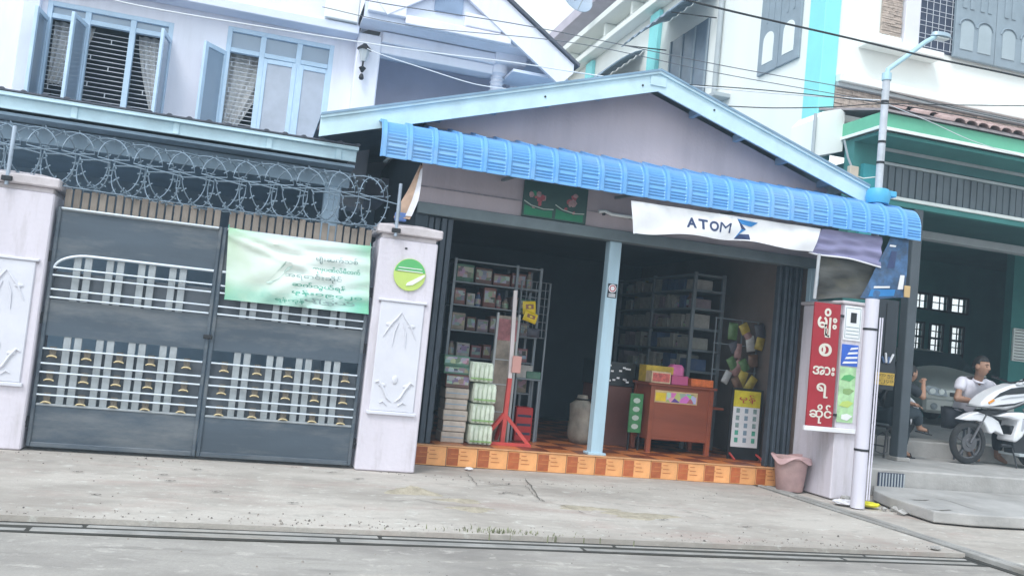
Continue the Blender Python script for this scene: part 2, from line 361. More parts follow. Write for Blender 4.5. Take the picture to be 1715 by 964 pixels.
# ================================================================== GATE
GY = 9.12
M_STEEL = mat('gate_steel', (.070, .092, .118), .55, metal=.1, var=.28, scale=2.2, dirt=.7, dirtc=(.24, .245, .245), dscale=2.6, bump=.12, bscale=9, streak='x')
M_RAIL = mat('gate_rail', (.62, .68, .74), .45, metal=.3, var=.08)
M_FLAT = mat('gate_flat_bar', (.34, .37, .39), .6, metal=.1, var=.15, scale=9)
M_PICK = mat('picket_tan', (.27, .225, .19), .75, var=.2, scale=6, rnd=.18)
M_BRASS = mat('dull_brass', (.55, .45, .25), .5, metal=.3, var=.3, scale=20)
M_BACK = mat('gate_backing', (.10, .115, .135), .8, var=.25, scale=2)
M_CUP = mat('cup_bronze', (.17, .145, .115), .6, metal=.2, var=.3, scale=15)
def gate_leaf(x0, x1, label, arch):
    t = thing('gate_leaf', label, 'gate', (x0 if arch else x1, GY, .03), 'leaves of the dark steel gate')
    a, b = x0+.035, x1-.035
    for xs in ((x0, a), (b, x1)): MB().box(*xs, GY-.03, GY+.03, .03, 2.235, .006).build('stile', M_STEEL, t)
    bp = MB().box(a, b, GY-.012, GY+.012, .075, .405).build('bottom_panel', M_STEEL, t)
    MB().box(a, b, GY-.035, GY+.03, .03, .075, .006).build('bottom_rail', M_STEEL, t)
    MB().box(a, b, GY-.02, GY+.02, .405, .425, .004).build('panel_edge', M_FLAT, t)
    MB().box(a, b, GY-.012, GY+.012, 1.045, 1.375).build('middle_panel', M_STEEL, t)
    # top panel, with the quarter-round cut beside the pillar
    if arch:
        n = 10; pl = [(b, 2.205), (a, 2.205), (a, 1.66)]
        for k in range(n+1):
            q = k/n*math.pi/2; pl.append((a+.30*(1-math.cos(q)), 1.66+.145*math.sin(q)))
        pl.append((b, 1.805)); MB().prism(pl, GY-.012, GY+.012).build('top_panel', M_STEEL, t)
        pts = [(a+.30*(1-math.cos(k/n*math.pi/2)), GY-.02, 1.66+.145*math.sin(k/n*math.pi/2)) for k in range(n+1)]+[(b, GY-.02, 1.805)]
    else:
        n = 10; pl = [(a, 2.205), (b, 2.205), (b, 1.66)]
        for k in range(n+1):
            q = k/n*math.pi/2; pl.append((b-.30*(1-math.cos(q)), 1.66+.145*math.sin(q)))
        pl.append((a, 1.805)); MB().prism(pl, GY-.012, GY+.012).build('top_panel', M_STEEL, t)
        pts = [(b-.30*(1-math.cos(k/n*math.pi/2)), GY-.02, 1.66+.145*math.sin(k/n*math.pi/2)) for k in range(n+1)]+[(a, GY-.02, 1.805)]
    MB().tube(pts, .013, 8).build('arch_trim', M_RAIL, t, smooth=True)
    MB().box(a, b, GY-.03, GY+.02, 2.205, 2.235, .004).build('top_rail', M_FLAT, t)
    MB().tube([(a, GY-.035, 2.222), (b, GY-.035, 2.222)], .008, 6).build('top_trim', M_RAIL, t)
    # round rails across both openings
    for z in (.505, .585, .71, .79, .925): MB().tube([(a, GY-.035, z), (b, GY-.035, z)], .0085, 8).build('rail', M_RAIL, t, smooth=True)
    for z in (1.395, 1.47, 1.60, 1.67): MB().tube([(a, GY-.035, z), (b, GY-.035, z)], .0085, 8).build('rail', M_RAIL, t, smooth=True)
    # flat vertical bars in pairs
    W = b-a
    f0 = None
    for k in range(4):
        xc = a+W*((.17, .37, .57, .77)[k] if arch else (.2, .42, .62, .82)[k])+.0
        for s_ in (-.046, .046):
            for z0, z1 in ((.425, 1.045), (1.375, 1.805)):
                xx = xc+s_; zt = z1
                if z0 > 1 and arch and xx < a+.28: zt = 1.66+.145*math.sin(math.acos(max(0, 1-(xx-.03-a)/.30)))
                if z0 > 1 and not arch and xx > b-.28: zt = 1.66+.145*math.sin(math.acos(max(0, 1-(b-xx-.03)/.30)))
                MB().box(xx-.032, xx+.032, GY-.006, GY+.012, z0, zt+.004, .003).build('flat_bar', M_FLAT, t)
    # shallow backing sheets seen between the bars
    MB().box(a, b, GY+.03, GY+.036, .40, .93).build('backing_sheet', M_BACK, t)
    MB().box(a, b, GY+.03, GY+.036, 1.36, 1.64).build('backing_sheet', M_BACK, t)
    # brass cups between the pairs
    cols = [(.06, .27, .47, .67, .90), (.09, .31, .52, .72, .92)][0 if arch else 1]
    cup = None
    for fx in cols:
        for z in (.845, .63, .425):
            c = (a+W*fx, GY-.012, z)
            if cup is None:
                mb = MB(); n = 12
                mb.lathe([(.030, .10), (.030, .05), (.027, .03), (.036, .016), (.038, .008), (.027, 0)], (0, 0, 0), 14)
                mb.v = [Vector((p.x, p.y*.35, p.z)) for p in mb.v]
                cup = mb.build('cup_ornament', M_CUP, None, smooth=True); cup.parent = t; cup.location = Vector(c)-t.location
                r = MB().tube([(-.042, -.022, .004), (-.025, -.024, .014), (0, -.025, .018), (.025, -.024, .014), (.042, -.022, .004)], .0065, 6).build('cup_rim', M_BRASS, cup, smooth=True, local=True)
                rim = r
            else:
                o = share('cup_ornament', cup, Vector(c)-t.location, t); share('cup_rim', rim, (0, 0, 0), o)
    # tan pickets standing behind the top rail
    n = 19; pk = None
    for k in range(n):
        xx = a+.03+(W-.06)*k/(n-1)
        if pk is None:
            pk = MB().box(-.029, .029, -.01, .01, 0, .27, .004).build('picket', M_PICK, None); pk.parent = t; pk.location = Vector((xx, GY+.05, 2.14))-t.location
        else: share('picket', pk, Vector((xx, GY+.05, 2.14+.012*math.sin(k*2.3)))-t.location, t)
    MB().box(a, b, GY+.075, GY+.095, 2.15, 2.19).build('picket_rail', M_STEEL, t)
    MB().box((b-.02) if arch else (a-.06), (b+.06) if arch else (a+.02), GY-.05, GY-.031, 1.15, 1.19, .004).build('latch', M_DARKM, t) if arch else None
    hx = x0-.012 if arch else x1+.012
    for z in (.2, 1.15, 1.72): MB().lathe([(.016, 0), (.016, .1)], (hx, GY-.01, z), 10).build('hinge', M_DARKM, t, smooth=True)
    mb = MB(); mb.bar((hx, GY-.02, .25), (hx-(.09 if arch else -.09), GY-.06, .235), .02, .02); mb.build('hinge_pin', M_DARKM, t)
M_DARKM = mat('dark_iron', (.035, .036, .04), .6, metal=.5, var=.2)
gate_leaf(-1.775, -.315, 'dark steel gate leaf on the left with bare top panel', True)
gate_leaf(-.305, 1.165, 'dark steel gate leaf on the right with a green banner tied over it', False)

# ------------------------------------------------------------------ pillars
M_PIL = mat('pillar_paint', (.64, .60, .66), .8, var=.08, scale=2, bump=.2, bscale=25, dirt=.75, dirtc=(.40, .365, .365), dscale=3.2, streak=True)
M_CAP = mat('pillar_cap', (.58, .53, .55), .85, var=.14, scale=5, bump=.2, bscale=30, dirt=.5, dirtc=(.3, .27, .26), dscale=3)
M_RELIEF = mat('pillar_relief', (.66, .66, .72), .75, var=.06, scale=3, bump=.1)
M_SHADE = mat('painted_shade_line', (.30, .28, .31), .9, var=.3, scale=12)  # darker tone for shade painted as thin lines
def pillar(x0, x1, label):
    t = thing('gate_pillar', label, 'pillar', ((x0+x1)/2, 9.3, 0), 'white gate pillars')
    y0, y1 = 9.03, 9.58
    MB().box(x0, x1, y0, y1, 0, 2.335, .012).build('shaft', M_PIL, t)
    MB().box(x0+.02, x1-.02, y0+.02, y1-.02, 2.335, 2.385, .006).build('collar', M_CAP, t)
    cx, cy = (x0+x1)/2, (y0+y1)/2
    MB().box(x0-.035, x1+.035, y0-.035, y1+.035, 2.385, 2.475, .012).build('cap', M_CAP, t)
    a, b = (x1-x0)/2+.01, (y1-y0)/2+.01
    MB().hexa([(cx-a, cy-b, 2.475), (cx+a, cy-b, 2.475), (cx+a, cy+b, 2.475), (cx-a, cy+b, 2.475), (cx-a*.45, cy-b*.45, 2.515), (cx+a*.45, cy-b*.45, 2.515), (cx+a*.45, cy+b*.45, 2.515), (cx-a*.45, cy+b*.45, 2.515)]).build('cap_top', M_CAP, t)
    w0, w1 = x0+.075, x1-.075
    MB().box(w0, w1, y0-.018, y0, .60, 1.70, .01).build('raised_panel', M_RELIEF, t)
    MB().box(w0-.025, w1+.025, y0-.032, y0, 1.70, 1.725, .006).build('panel_ledge', M_RELIEF, t)
    MB().box(w0-.02, w1+.02, y0-.012, y0, 1.683, 1.697).build('ledge_shadow_line', M_SHADE, t)  # raised dark strip painted as the shadow line under the ledge
    MB().box(w0-.025, w1+.025, y0-.034, y0, .565, .60, .006).build('panel_ledge', M_RELIEF, t)
    yr = y0-.02; xc = (w0+w1)/2; wd = (w1-w0)
    def vine(pts, r=.012): MB().tube([(xc+a_*wd/2, yr-.004, z) for a_, z in pts], [r*.4]+[r]*(len(pts)-2)+[r*.4], 6).build('relief_vine', M_RELIEF, t, smooth=True)
    for s_ in (-1, 1):
        vine([(0.02*s_, 1.60), (.2*s_, 1.54), (.45*s_, 1.47), (.75*s_, 1.34)], .010)
        vine([(.08*s_, .70), (.3*s_, .74), (.5*s_, .83), (.72*s_, .90), (.88*s_, .88)], .013)
        vine([(.1*s_, 1.5), (.25*s_, 1.40), (.3*s_, 1.25)], .008)
        vine([(.25*s_, .66), (.45*s_, .70), (.6*s_, .68)], .009)
        for zz, aa in ((1.47, .5), (.86, .55)):
            mb = MB().ball((xc+s_*aa*wd/2, yr-.002, zz), (.04, .008, .02), 10, 6); mb.build('relief_leaf', M_RELIEF, t, smooth=True)
    MB().ball((xc, yr-.002, .92), (.03, .010, .045), 10, 6).build('relief_bud', M_RELIEF, t, smooth=True)
    return t
pillar(-2.40, -1.80, 'white gate pillar left of the gate, cut by the picture edge')
pillar(1.20, 1.80, 'white gate pillar with round green sign beside the shop step')
mb = MB().box(1.46, 1.485, 9.026, 9.04, 2.245, 2.262); tag(mb.build('switch_stub', M_DARKM), 'small black stub on the pillar above the round green sign', 'wall stub')
# round green sign
t = thing('round_sign', 'round green and yellow disc sign on the right gate pillar', 'sign', (1.53, 9.03, 1.83))
c = PY(686, 460, 9.02); R = .165
MB().lathe([(R*.98, 9.022), (R, 9.018), (R*.99, 9.012)], (c.x, 0, c.z), 36, 'y').build('disc', mat('sign_lime', (.50, .64, .16), .45, var=.1), t)
M_SG = mat('sign_green', (.10, .42, .14), .45, var=.1)
pl = [(c.x+R*.97*math.cos(a), c.z+R*.97*math.sin(a)) for a in [math.radians(10+160*k/16) for k in range(17)]]
MB().prism(pl, 9.008, 9.0115).build('green_crescent', M_SG, t)
for k, dz in enumerate((.065, .035)):
    hw = math.sqrt(R*R-dz*dz)*.8; MB().box(c.x-hw, c.x+hw, 9.004, 9.0075, c.z+dz-.004, c.z+dz+.004).build('white_line', mat('sign_white', (.8, .8, .78), .5, var=.03), t)
pl = [(c.x-.03, c.z-.115), (c.x+.04, c.z-.10), (c.x+.12, c.z-.04), (c.x+.155, c.z+.0), (c.x+.15, c.z+.018), (c.x+.09, c.z-.015), (c.x+.03, c.z-.055), (c.x-.02, c.z-.085)]
MB().prism(pl, 9.005, 9.0115).build('white_leaf', mat('sign_white', (.8, .8, .78)), t)

# ------------------------------------------------------------------ razor wire
M_WIRE = mat('razor_wire', (.19, .25, .31), .5, metal=.4, var=.12)
t = thing('razor_wire', 'razor wire coil strung above the steel gate between the pillars', 'razor wire', (-.4, 9.15, 2.44))
rw = random.Random(3); pts = []; turns = 25; R = .26; xs, xe = -2.55, 1.22
for i in range(turns*28+1):
    a = 2*math.pi*i/28; f = i/(turns*28)
    tl = .21*math.cos(math.pi*math.floor((i+14)/28))*(abs(math.cos(a))**.8)*(1 if math.cos(a) > 0 else -1)
    pts.append(Vector((lerp(xs, xe, f)+tl+.012*math.sin(i*.13), 9.17+.16*math.cos(a), 2.67+.02*math.sin(f*9)+R*math.sin(a))))
MB().tube(pts, .0065, 6).build('coil', M_WIRE, t, smooth=True)
mb = MB()
for i in range(2, len(pts)-2, 1):
    if i % 2: continue
    d = (pts[i+1]-pts[i-1]).normalized(); s_ = d.cross(Vector((0, 1, 0))).normalized()
    for sg in (1, -1):
        mb.bar(pts[i]-s_*.026*sg+d*.008*sg, pts[i]+s_*.026*sg-d*.008*sg, .003, .012) if sg > 0 else None
stuff(mb.build('barb', M_WIRE, t))
for k, xx in enumerate((-2.2, 1.345)):
    mb = MB().tube([(xx, 9.0, 2.36), (xx, 9.02, 2.9)], .018, 10); mb.build('support_post', mat('galvanised_post', (.36, .42, .50), .5, metal=.35, var=.2), t, smooth=True)
    MB().box(xx-.045, xx+.045, 8.972, 9.028, 2.395, 2.44, .006).build('clamp', M_DARKM, t)
for z, yy in ((2.45, 9.10),):
    MB().tube([(lerp(-2.5, 1.3, k/12), yy, z-.04*math.sin(math.pi*k/12)) for k in range(13)], .006, 6).build('line_wire', M_WIRE, t, smooth=True)

# ------------------------------------------------------------------ green banner tied over the right leaf
BAN = [PY(383, 381, GY-.06), PY(621, 412, GY-.06), PY(617, 526, GY-.06), PY(376, 501, GY-.06)]
def ban(u, v, off=0.):
    p = BAN[0].lerp(BAN[1], u).lerp(BAN[3].lerp(BAN[2], u), v)
    sag = .02*math.sin(math.pi*u)*(1-v)
    w_ = .012*math.sin(31*u*v+7*v)*math.sin(math.pi*u)+.03*math.sin(9*u-5*v+1)*math.sin(math.pi*min(1, u*1.6))*(.4+.6*v)+.034*math.exp(-((v-.1-.62*u)/.04)**2)*(u < .75)+.030*math.exp(-((v-.02-.35*u)/.03)**2)*(u < .8)+.010*math.sin(3+26*v+4*u)*u
    return Vector((p.x, p.y-w_-off-.02*math.sin(math.pi*u), p.z-sag))
def sheetfn(f, u, v):
    e = .01; a = f(min(1, u+e), v)-f(max(0, u-e), v); b = f(u, min(1, v+e))-f(u, max(0, v-e)); return f(u, v), a.cross(b).normalized()
m = bpy.data.materials.new('green_banner'); m.use_nodes = True; n = m.node_tree.nodes; L = m.node_tree.links
tc = n.new('ShaderNodeTexCoord'); sp = n.new('ShaderNodeSeparateXYZ'); L.new(tc.outputs['Generated'], sp.inputs[0])
def ramp(stops):
    r = n.new('ShaderNodeValToRGB'); e = r.color_ramp.elements
    e[0].position, e[0].color = stops[0][0], (*stops[0][1], 1); e[1].position, e[1].color = stops[-1][0], (*stops[-1][1], 1)
    for p, c_ in stops[1:-1]: q = e.new(p); q.color = (*c_, 1)
    return r
rx = ramp([(0, (.30, .50, .26)), (.10, (.54, .68, .50)), (.35, (.72, .80, .70)), (.78, (.74, .84, .82)), (.92, (.26, .58, .42)), (1, (.20, .52, .28))])
L.new(sp.outputs['X'], rx.inputs[0])
rz = ramp([(0, (.10, .46, .36)), (.14, (.18, .52, .42)), (.30, (.72, .82, .78)), (.8, (.84, .88, .85)), (1, (.28, .58, .40))])
L.new(sp.outputs['Z'], rz.inputs[0])
nz = n.new('ShaderNodeTexNoise'); nz.inputs['Scale'].default_value = 4; nz.inputs['Detail'].default_value = 4; L.new(tc.outputs['Generated'], nz.inputs[0])
mx = n.new('ShaderNodeMix'); mx.data_type = 'RGBA'; L.new(nz.outputs[0], mx.inputs['Factor']); L.new(rx.outputs[0], mx.inputs['A']); L.new(rz.outputs[0], mx.inputs['B'])
L.new(mx.outputs['Result'], n['Principled BSDF'].inputs['Base Color']); n['Principled BSDF'].inputs['Roughness'].default_value = .55
t = thing('green_banner', 'crumpled pale green printed banner tied across the right gate leaf', 'banner', BAN[3])
MB().sheet(lambda u, v: sheetfn(ban, u, v), 40, 22, .003).build('cloth', m, t, smooth=True, sharp=80)
M_INK = mat('faded_ink', (.26, .36, .36), .7, var=.4, scale=30); M_INKG = mat('green_ink', (.10, .40, .30), .7, var=.3, scale=20)
mb = MB(); mg = MB()
def bput(dst, body, u, v, wu, hv, bold=0):
    q_ = MB(); put_text(q_, body, .1, lambda x, y: ban(u+x, v-y, .006), fit=(wu, hv), bold=bold); q_.build('lettering', M_INK if dst is mb else M_INKG, t)
bput(mb, 'မျိုးဆက်သစ်', .76, .27, .30, .13); bput(mg, 'ကုမ္ပဏီလီမိတက်', .76, .42, .34, .11, .01)
bput(mb, 'အရောင်းဆိုင်', .60, .55, .40, .11); bput(mg, 'ဆက်သွယ်ရန်', .64, .68, .38, .10, .015)
bput(mg, 'ဖုန်း၀၉၄၂၀', .70, .79, .50, .085, .01); bput(mb, 'မြို့နယ်', .72, .89, .36, .08); bput(mg, 'ရန်ကုန်', .44, .92, .2, .08)
mb = MB(); pl = [(.40, .36), (.44, .33), (.45, .42), (.40, .52), (.36, .62), (.30, .72), (.27, .70), (.31, .60), (.36, .48)]
V = [ban(u, v, .006) for u, v in pl]; mb.add(V, [tuple(range(len(V)))]); mb.build('printed_figure', mat('pale_print', (.50, .64, .58), .7, var=.3, scale=25), t)
for q in (BAN[0], BAN[1], BAN[2], BAN[3]): MB().tube([q+Vector((0, 0, 0)), q+Vector((0, .055, .035))], .004, 6).build('tie', M_INKG, t)
# ================================================================== LEFT HOUSE
HY = 12.2
M_HW = mat('house_white', (.82, .83, .92), .8, var=.05, scale=1.2, bump=.08, bscale=30, dirt=.45, dirtc=(.60, .60, .66), dscale=1.6, streak=True)
M_HL = mat('house_lavender', (.70, .75, .88), .8, var=.06, scale=1.5, bump=.08, bscale=30)
M_HP = mat('house_porch_mauve', (.60, .58, .68), .85, var=.08, scale=2)
M_FR = mat('window_blue_frame', (.52, .68, .84), .5, var=.08, scale=5)
M_FASC = mat('fascia_pale_blue', (.56, .75, .84), .5, var=.1, scale=3, dirt=.25, dirtc=(.3, .42, .5), dscale=2)
M_GLASS = mat('tinted_glass', (.27, .35, .45), .12, var=.05, spec=.8)
M_FROST = mat('frosted_glass', (.42, .46, .54), .35, var=.12, scale=4, spec=.6)
M_GRILL = mat('window_grille', (.62, .65, .70), .5, metal=.2, var=.05)
M_CURT = mat('curtain_cream', (.74, .73, .72), .9, var=.05, scale=3)
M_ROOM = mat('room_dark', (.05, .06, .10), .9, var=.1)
M_RDK = mat('roof_dark_edge', (.09, .10, .13), .7, var=.2)
M_CARP = mat('carport_grey', (.26, .35, .44), .9, var=.15, scale=2)
H = thing('house', 'pale lavender two-storey house behind the steel gate', 'house', (-1, HY, 0))
W1 = (-2.80, -1.32, 3.6, 5.08); W2 = (-.66, .72, 3.6, 5.18)
def wall(x0, x1, z0, z1, y0=HY, y1=HY+.2, m=M_HW, name='wall'): return MB().box(x0, x1, y0, y1, z0, z1).build(name, m, H)
wall(-7, W1[0], 3.2, 7); wall(W1[1], W2[0], 3.2, 5.45); wall(W2[1], 1.0, 3.2, 5.45)
wall(W1[0], W1[1], 3.2, W1[2]); wall(W2[0], W2[1], 3.2, W2[2]); wall(W1[0], W1[1], W1[3], 5.45, name='lintel'); wall(W2[0], W2[1], W2[3], 5.45, name='lintel')
wall(W1[0], 1.0, 5.45, 7, m=M_HL)
MB().box(-2.9, 1.0, HY-.3, HY-.003, 5.30, 5.42, .01).build('sunshade', M_HL, H)
MB().box(-2.9, 1.0, HY-.12, HY-.003, 5.42, 5.5, .01).build('band_course', M_HW, H)
MB().box(-3.05, -2.86, HY-.1, HY-.002, 3.2, 7, .01).build('pilaster', M_HL, H)
MB().box(1.0, 1.32, HY-.22, HY+.2, 3.0, 5.36, .015).build('pilaster', M_HW, H)
def ring_frame(mb, x0, x1, z0, z1, y0, y1, t): 
    mb.box(x0, x0+t, y0, y1, z0, z1, .004); mb.box(x1-t, x1, y0, y1, z0, z1, .004); mb.box(x0+t, x1-t, y0, y1, z1-t, z1, .004); mb.box(x0+t, x1-t, y0, y1, z0, z0+t, .004); return mb
def casement(parent, hx, wd, z0, z1, ang, glass):   # hinged at hx, angle from closed, swings out (-Y); wd signed
    c = bpy.data.objects.new('casement', None); col.objects.link(c); c.parent = parent
    pl = Vector((0, 0, 0)); q = parent
    while q is not None: pl += q.location; q = q.parent
    c.location = Vector((hx, HY+.03, 0))-pl; s_ = 1 if wd > 0 else -1; c.rotation_euler = (0, 0, -s_*ang); a = abs(wd); lo, hi = (0, a) if s_ > 0 else (-a, 0)
    ring_frame(MB(), lo, hi, z0, z1, -.02, .02, .06).build('sash', M_FR, c, local=True)
    MB().box(lo+.055, hi-.055, -.004, .004, z0+.055, z1-.055).build('pane', glass, c, local=True)
    c.name = 'casement'
    return c
def house_window(W, cuts, trz, label, closed):
    x0, x1, z0, z1 = W; fr = MB(); ring_frame(fr, x0, x1, z0, z1, HY+.0, HY+.09, .06)
    wn = fr.build('window', M_FR, H)
    for cx in cuts: MB().box(cx-.035, cx+.035, HY+.004, HY+.086, z0+.06, z1-.06, .004).build('mullion', M_FR, wn)
    edges = [x0+.06]+[c_ for c_ in cuts]+[x1-.06]
    for a, b in zip(edges[:-1], edges[1:]):
        a2 = a+(.035 if a in cuts else 0); b2 = b-(.035 if b in cuts else 0)
        MB().box(a2, b2, HY+.008, HY+.08, trz-.03, trz+.03, .004).build('transom', M_FR, wn)
        MB().box(a2, b2, HY+.04, HY+.046, trz+.03, z1-.06).build('pane', M_GLASS, wn)
    # interlocking security grille
    mb = MB(); y = HY+.14; rg = random.Random(int(x0*100)); z = z0+.05; k = 0
    while z < trz-.04:
        mb.box(x0+.03, x1-.03, y-.005, y+.005, z-.0045, z+.0045); k += 1; z += .058
    xx = x0+.09; k = 0
    while xx < x1-.06:
        z = z0+.05+(k % 3)*.058
        while z < trz-.1: mb.box(xx-.006, xx+.006, y-.0045, y+.0045, z, z+.058); z += .058*6
        xx += .22; k += 1
    mb.build('grille', M_GRILL, wn)
    return wn
w1 = house_window(W1, (-2.33, -1.80), 4.90, '', ())
w2 = house_window(W2, (-.20, .27), 4.88, '', ())
casement(w1, -2.78, .45, 3.6, 4.86, math.radians(95), M_GLASS); casement(w1, -2.33, .48, 3.6, 4.86, math.radians(100), M_GLASS); casement(w1, -1.34, -.46, 3.6, 4.86, math.radians(83), M_GLASS)
casement(w2, -.64, .42, 3.6, 4.84, math.radians(128), M_GLASS); casement(w2, -.18, .44, 3.6, 4.84, math.radians(2), M_FROST); casement(w2, .70, -.41, 3.6, 4.84, math.radians(2), M_FROST)
# drawn-back curtains behind the grilles
def curtain(x0, x1, z0, z1, side, nm='curtain'):
    def f(u, v):
        q = (v**1.4); xa, xb = (x0, lerp(x1, x0+(x1-x0)*.35, q)) if side > 0 else (lerp(x0, x1-(x1-x0)*.35, q), x1)
        return Vector((lerp(xa, xb, u), HY+.26+.03*math.sin(u*22), lerp(z1, z0, v)))
    MB().sheet(lambda u, v: sheetfn(f, u, v), 36, 12, .006).build(nm, M_CURT, H, smooth=True, sharp=80)
curtain(-2.75, -2.28, 4.1, 4.9, 1); curtain(-1.75, -1.36, 3.9, 4.9, -1); curtain(-.64, -.05, 3.9, 4.9, 1)
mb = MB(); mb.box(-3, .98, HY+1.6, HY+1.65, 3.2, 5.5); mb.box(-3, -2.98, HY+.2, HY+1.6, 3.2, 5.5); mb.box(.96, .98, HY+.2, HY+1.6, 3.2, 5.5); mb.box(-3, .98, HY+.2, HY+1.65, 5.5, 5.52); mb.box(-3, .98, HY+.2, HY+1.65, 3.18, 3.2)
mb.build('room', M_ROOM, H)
# wall lantern
c = PY(608, 100, HY-.26); t = thing('wall_lantern', 'dark lantern on a bracket on the upper pilaster of the house', 'lantern', (c.x, HY-.3, 4.72))
MB().lathe([(.02, 4.70), (.035, 4.72), (.03, 4.75), (.015, 4.78)], (c.x, HY-.30, 0), 10).build('finial', M_DARKM, t, smooth=True)
MB().lathe([(.012, 4.80), (.05, 4.86), (.02, 4.88)], (c.x, HY-.30, 0), 10).build('bracket_boss', M_DARKM, t, smooth=True)
MB().tube([(c.x, HY-.22, 4.84), (c.x, HY-.27, 4.84), (c.x, HY-.30, 4.88), (c.x, HY-.30, 4.95)], .012, 8).build('bracket', M_DARKM, t, smooth=True)
MB().lathe([(.035, 4.95), (.075, 5.10), (.07, 5.11)], (c.x, HY-.30, 0), 6).build('lamp_glass', mat('lantern_glass', (.55, .58, .6), .2), t)
MB().lathe([(.10, 5.105), (.095, 5.125), (.03, 5.18), (.01, 5.21)], (c.x, HY-.30, 0), 6).build('lamp_cap', M_DARKM, t)
# recessed upper porch to the right of the pilaster
wall(1.32, 4.0, 3.2, 5.419, HY+1.0, HY+1.15, M_HP)
MB().box(1.30, 1.32, HY+.2, HY+1.0, 3.2, 5.419).build('porch_cheek', M_HP, H)
MB().box(1.32, 3.95, HY-.15, HY+1.15, 5.42, 5.50).build('porch_ceiling', M_HL, H)
MB().box(1.322, 2.9, HY-.20, HY+.05, 5.14, 5.27, .01).build('header_beam', M_HW, H)
MB().box(1.322, 2.92, HY-.26, HY+.05, 5.275, 5.42, .01).build('header_beam', M_HW, H)
MB().box(2.9, 3.35, HY-.30, HY+.05, 5.30, 5.50, .01).build('corner_block', M_HW, H)
MB().box(1.32, 3.95, HY+.05, HY+1.0, 3.2, 3.5).build('porch_floor', M_HP, H)
mb = MB(); prof = [(.075, 3.5)]
for k in range(9): z = 4.62+k*.06; prof += [(.085, z), (.105, z+.018), (.085, z+.036)]
prof += [(.10, 5.16), (.14, 5.18), (.14, 5.30)]
mb.lathe(prof, (3.0, HY-.08, 0), 16); mb.build('ringed_column', M_HW, H, smooth=True)
# gable above the porch with wide bargeboards
GYh = 11.55
e = PY(960, 112, GYh); r_ = PY(845, 2, GYh); sl_ = (r_.z-e.z)/(r_.x-e.x)
rx_ = 2.15; rz_ = e.z+sl_*(rx_-e.x)
def gz(x): return rz_+sl_*(abs(x-rx_))
xl = 1.12
MB().prism([(xl-.1, gz(xl)-.1), (xl-.1, 5.45), (e.x-.45, 5.45), (e.x-.45, gz(e.x-.45)-.1), (rx_, rz_-.1)], GYh+.06, GYh+.2).build('gable_wall', M_HL, H)
for sg in (1, -1):
    xe_ = e.x if sg > 0 else xl
    pl = [(rx_, rz_+.02), (xe_, gz(xe_)+.02), (xe_, gz(xe_)-.10), (xe_-sg*.18, gz(xe_)-.30), (rx_, rz_-.42)]
    MB().prism(pl, GYh-.03, GYh+.03).build('bargeboard', M_HW, H)
    pl = [(rx_, rz_+.08), (xe_+sg*.07, gz(xe_)+.03), (xe_+sg*.07, gz(xe_)-.01), (rx_, rz_+.03)]
    MB().prism(pl, GYh-.08, 17).build('roof_sheet', M_RDK, H)
    pl = [(rx_, rz_-.03), (xe_, gz(xe_)-.03), (xe_, gz(xe_)-.06), (rx_, rz_-.06)]
    MB().prism(pl, GYh+.04, HY+1.0).build('soffit', M_HL, H)
MB().box(3.1, e.x-.02, GYh+.1, HY+.1, 5.12, 5.16).build('eave_soffit', M_HL, H)
MB().box(3.3, 3.5, HY+.3, HY+.5, 3.2, 5.3).build('porch_post', M_HW, H)
nb = [PY(720, 0, HY), PY(725, 40, HY), PY(772, 48, HY)]
MB().box(1.92, 2.30, GYh+.03, GYh+.059, 5.72, 6.2).build('gable_vent', mat('vent_blue', (.24, .32, .46), .8), H)
MB().box(1.05, 1.55, GYh-.02, GYh+.059, 5.52, 5.78, .01).build('gable_block', M_HW, H)
MB().box(1.55, 3.0, GYh-.022, GYh+.059, 5.44, 5.56, .01).build('gable_ledge', M_HW, H)
MB().box(2.34, 2.85, GYh-.01, GYh+.059, 5.58, 5.76, .01).build('gable_block', M_HW, H)
MB().box(1.0, e.x-.3, GYh+.06, HY-.155, 5.435, 5.448).build('gable_soffit', M_HW, H)
# white parapet piece of the balcony nearer the street
c0 = PY(548, 10, 11.9); 
MB().box(c0.x-.02, c0.x+.42, 11.86, 12.0, c0.z-.16, c0.z+.3, .01).build('balcony_panel', mat('bright_white', (.85, .86, .84), .8, var=.04), H)
# ------------------------------------------------------------------ carport canopy in front of the house
K = thing('carport_canopy', 'carport canopy with pale blue fascia below the house windows', 'canopy', (-2, 10.0, 0))
MB().box(-8, .93, 9.64, 9.67, 3.165, 3.285, .004).build('fascia', M_FASC, K)
MB().prismx([(9.58, 3.2855), (9.69, 3.2855), (9.69, 3.31), (9.61, 3.325), (9.58, 3.32)], -8, .942).build('gutter_lip', M_FASC, K)
for xx in (-1.85, -.90, .02, .74): MB().box(xx-.03, xx+.03, 9.622, 9.6395, 3.167, 3.284, .003).build('fascia_joint', M_FASC, K)
MB().prismx([(9.57, 3.327), (12.19, 3.42), (12.19, 3.435), (9.57, 3.342)], -8, .95).build('roof_sheet', M_RDK, K)
for k in range(44):
    xx = .93-.19*k; MB().prism([(xx-.03, 3.3425), (xx+.03, 3.3425), (xx+.012, 3.356), (xx-.012, 3.356)], 9.565, 9.8).build('roof_rib', M_RDK, K)
MB().box(-8, .92, 9.95, 10.1, 2.92, 3.10, .005).build('front_beam', M_CARP, K)
MB().box(-8, .93, 9.68, 13.39, 3.11, 3.14).build('ceiling', M_CARP, K)
for xx in (-2.62, .75): MB().box(xx-.09, xx+.09, 9.93, 10.12, 0, 2.919, .01).build('post', M_CARP, K)
wall(-8, 1.655, 0, 3.2, 13.4, 13.6, M_CARP, 'lower_wall')
MB().box(-8, 1.5, 9.7, 13.4, -.155, .01).build('carport_floor', M_CARP, K)
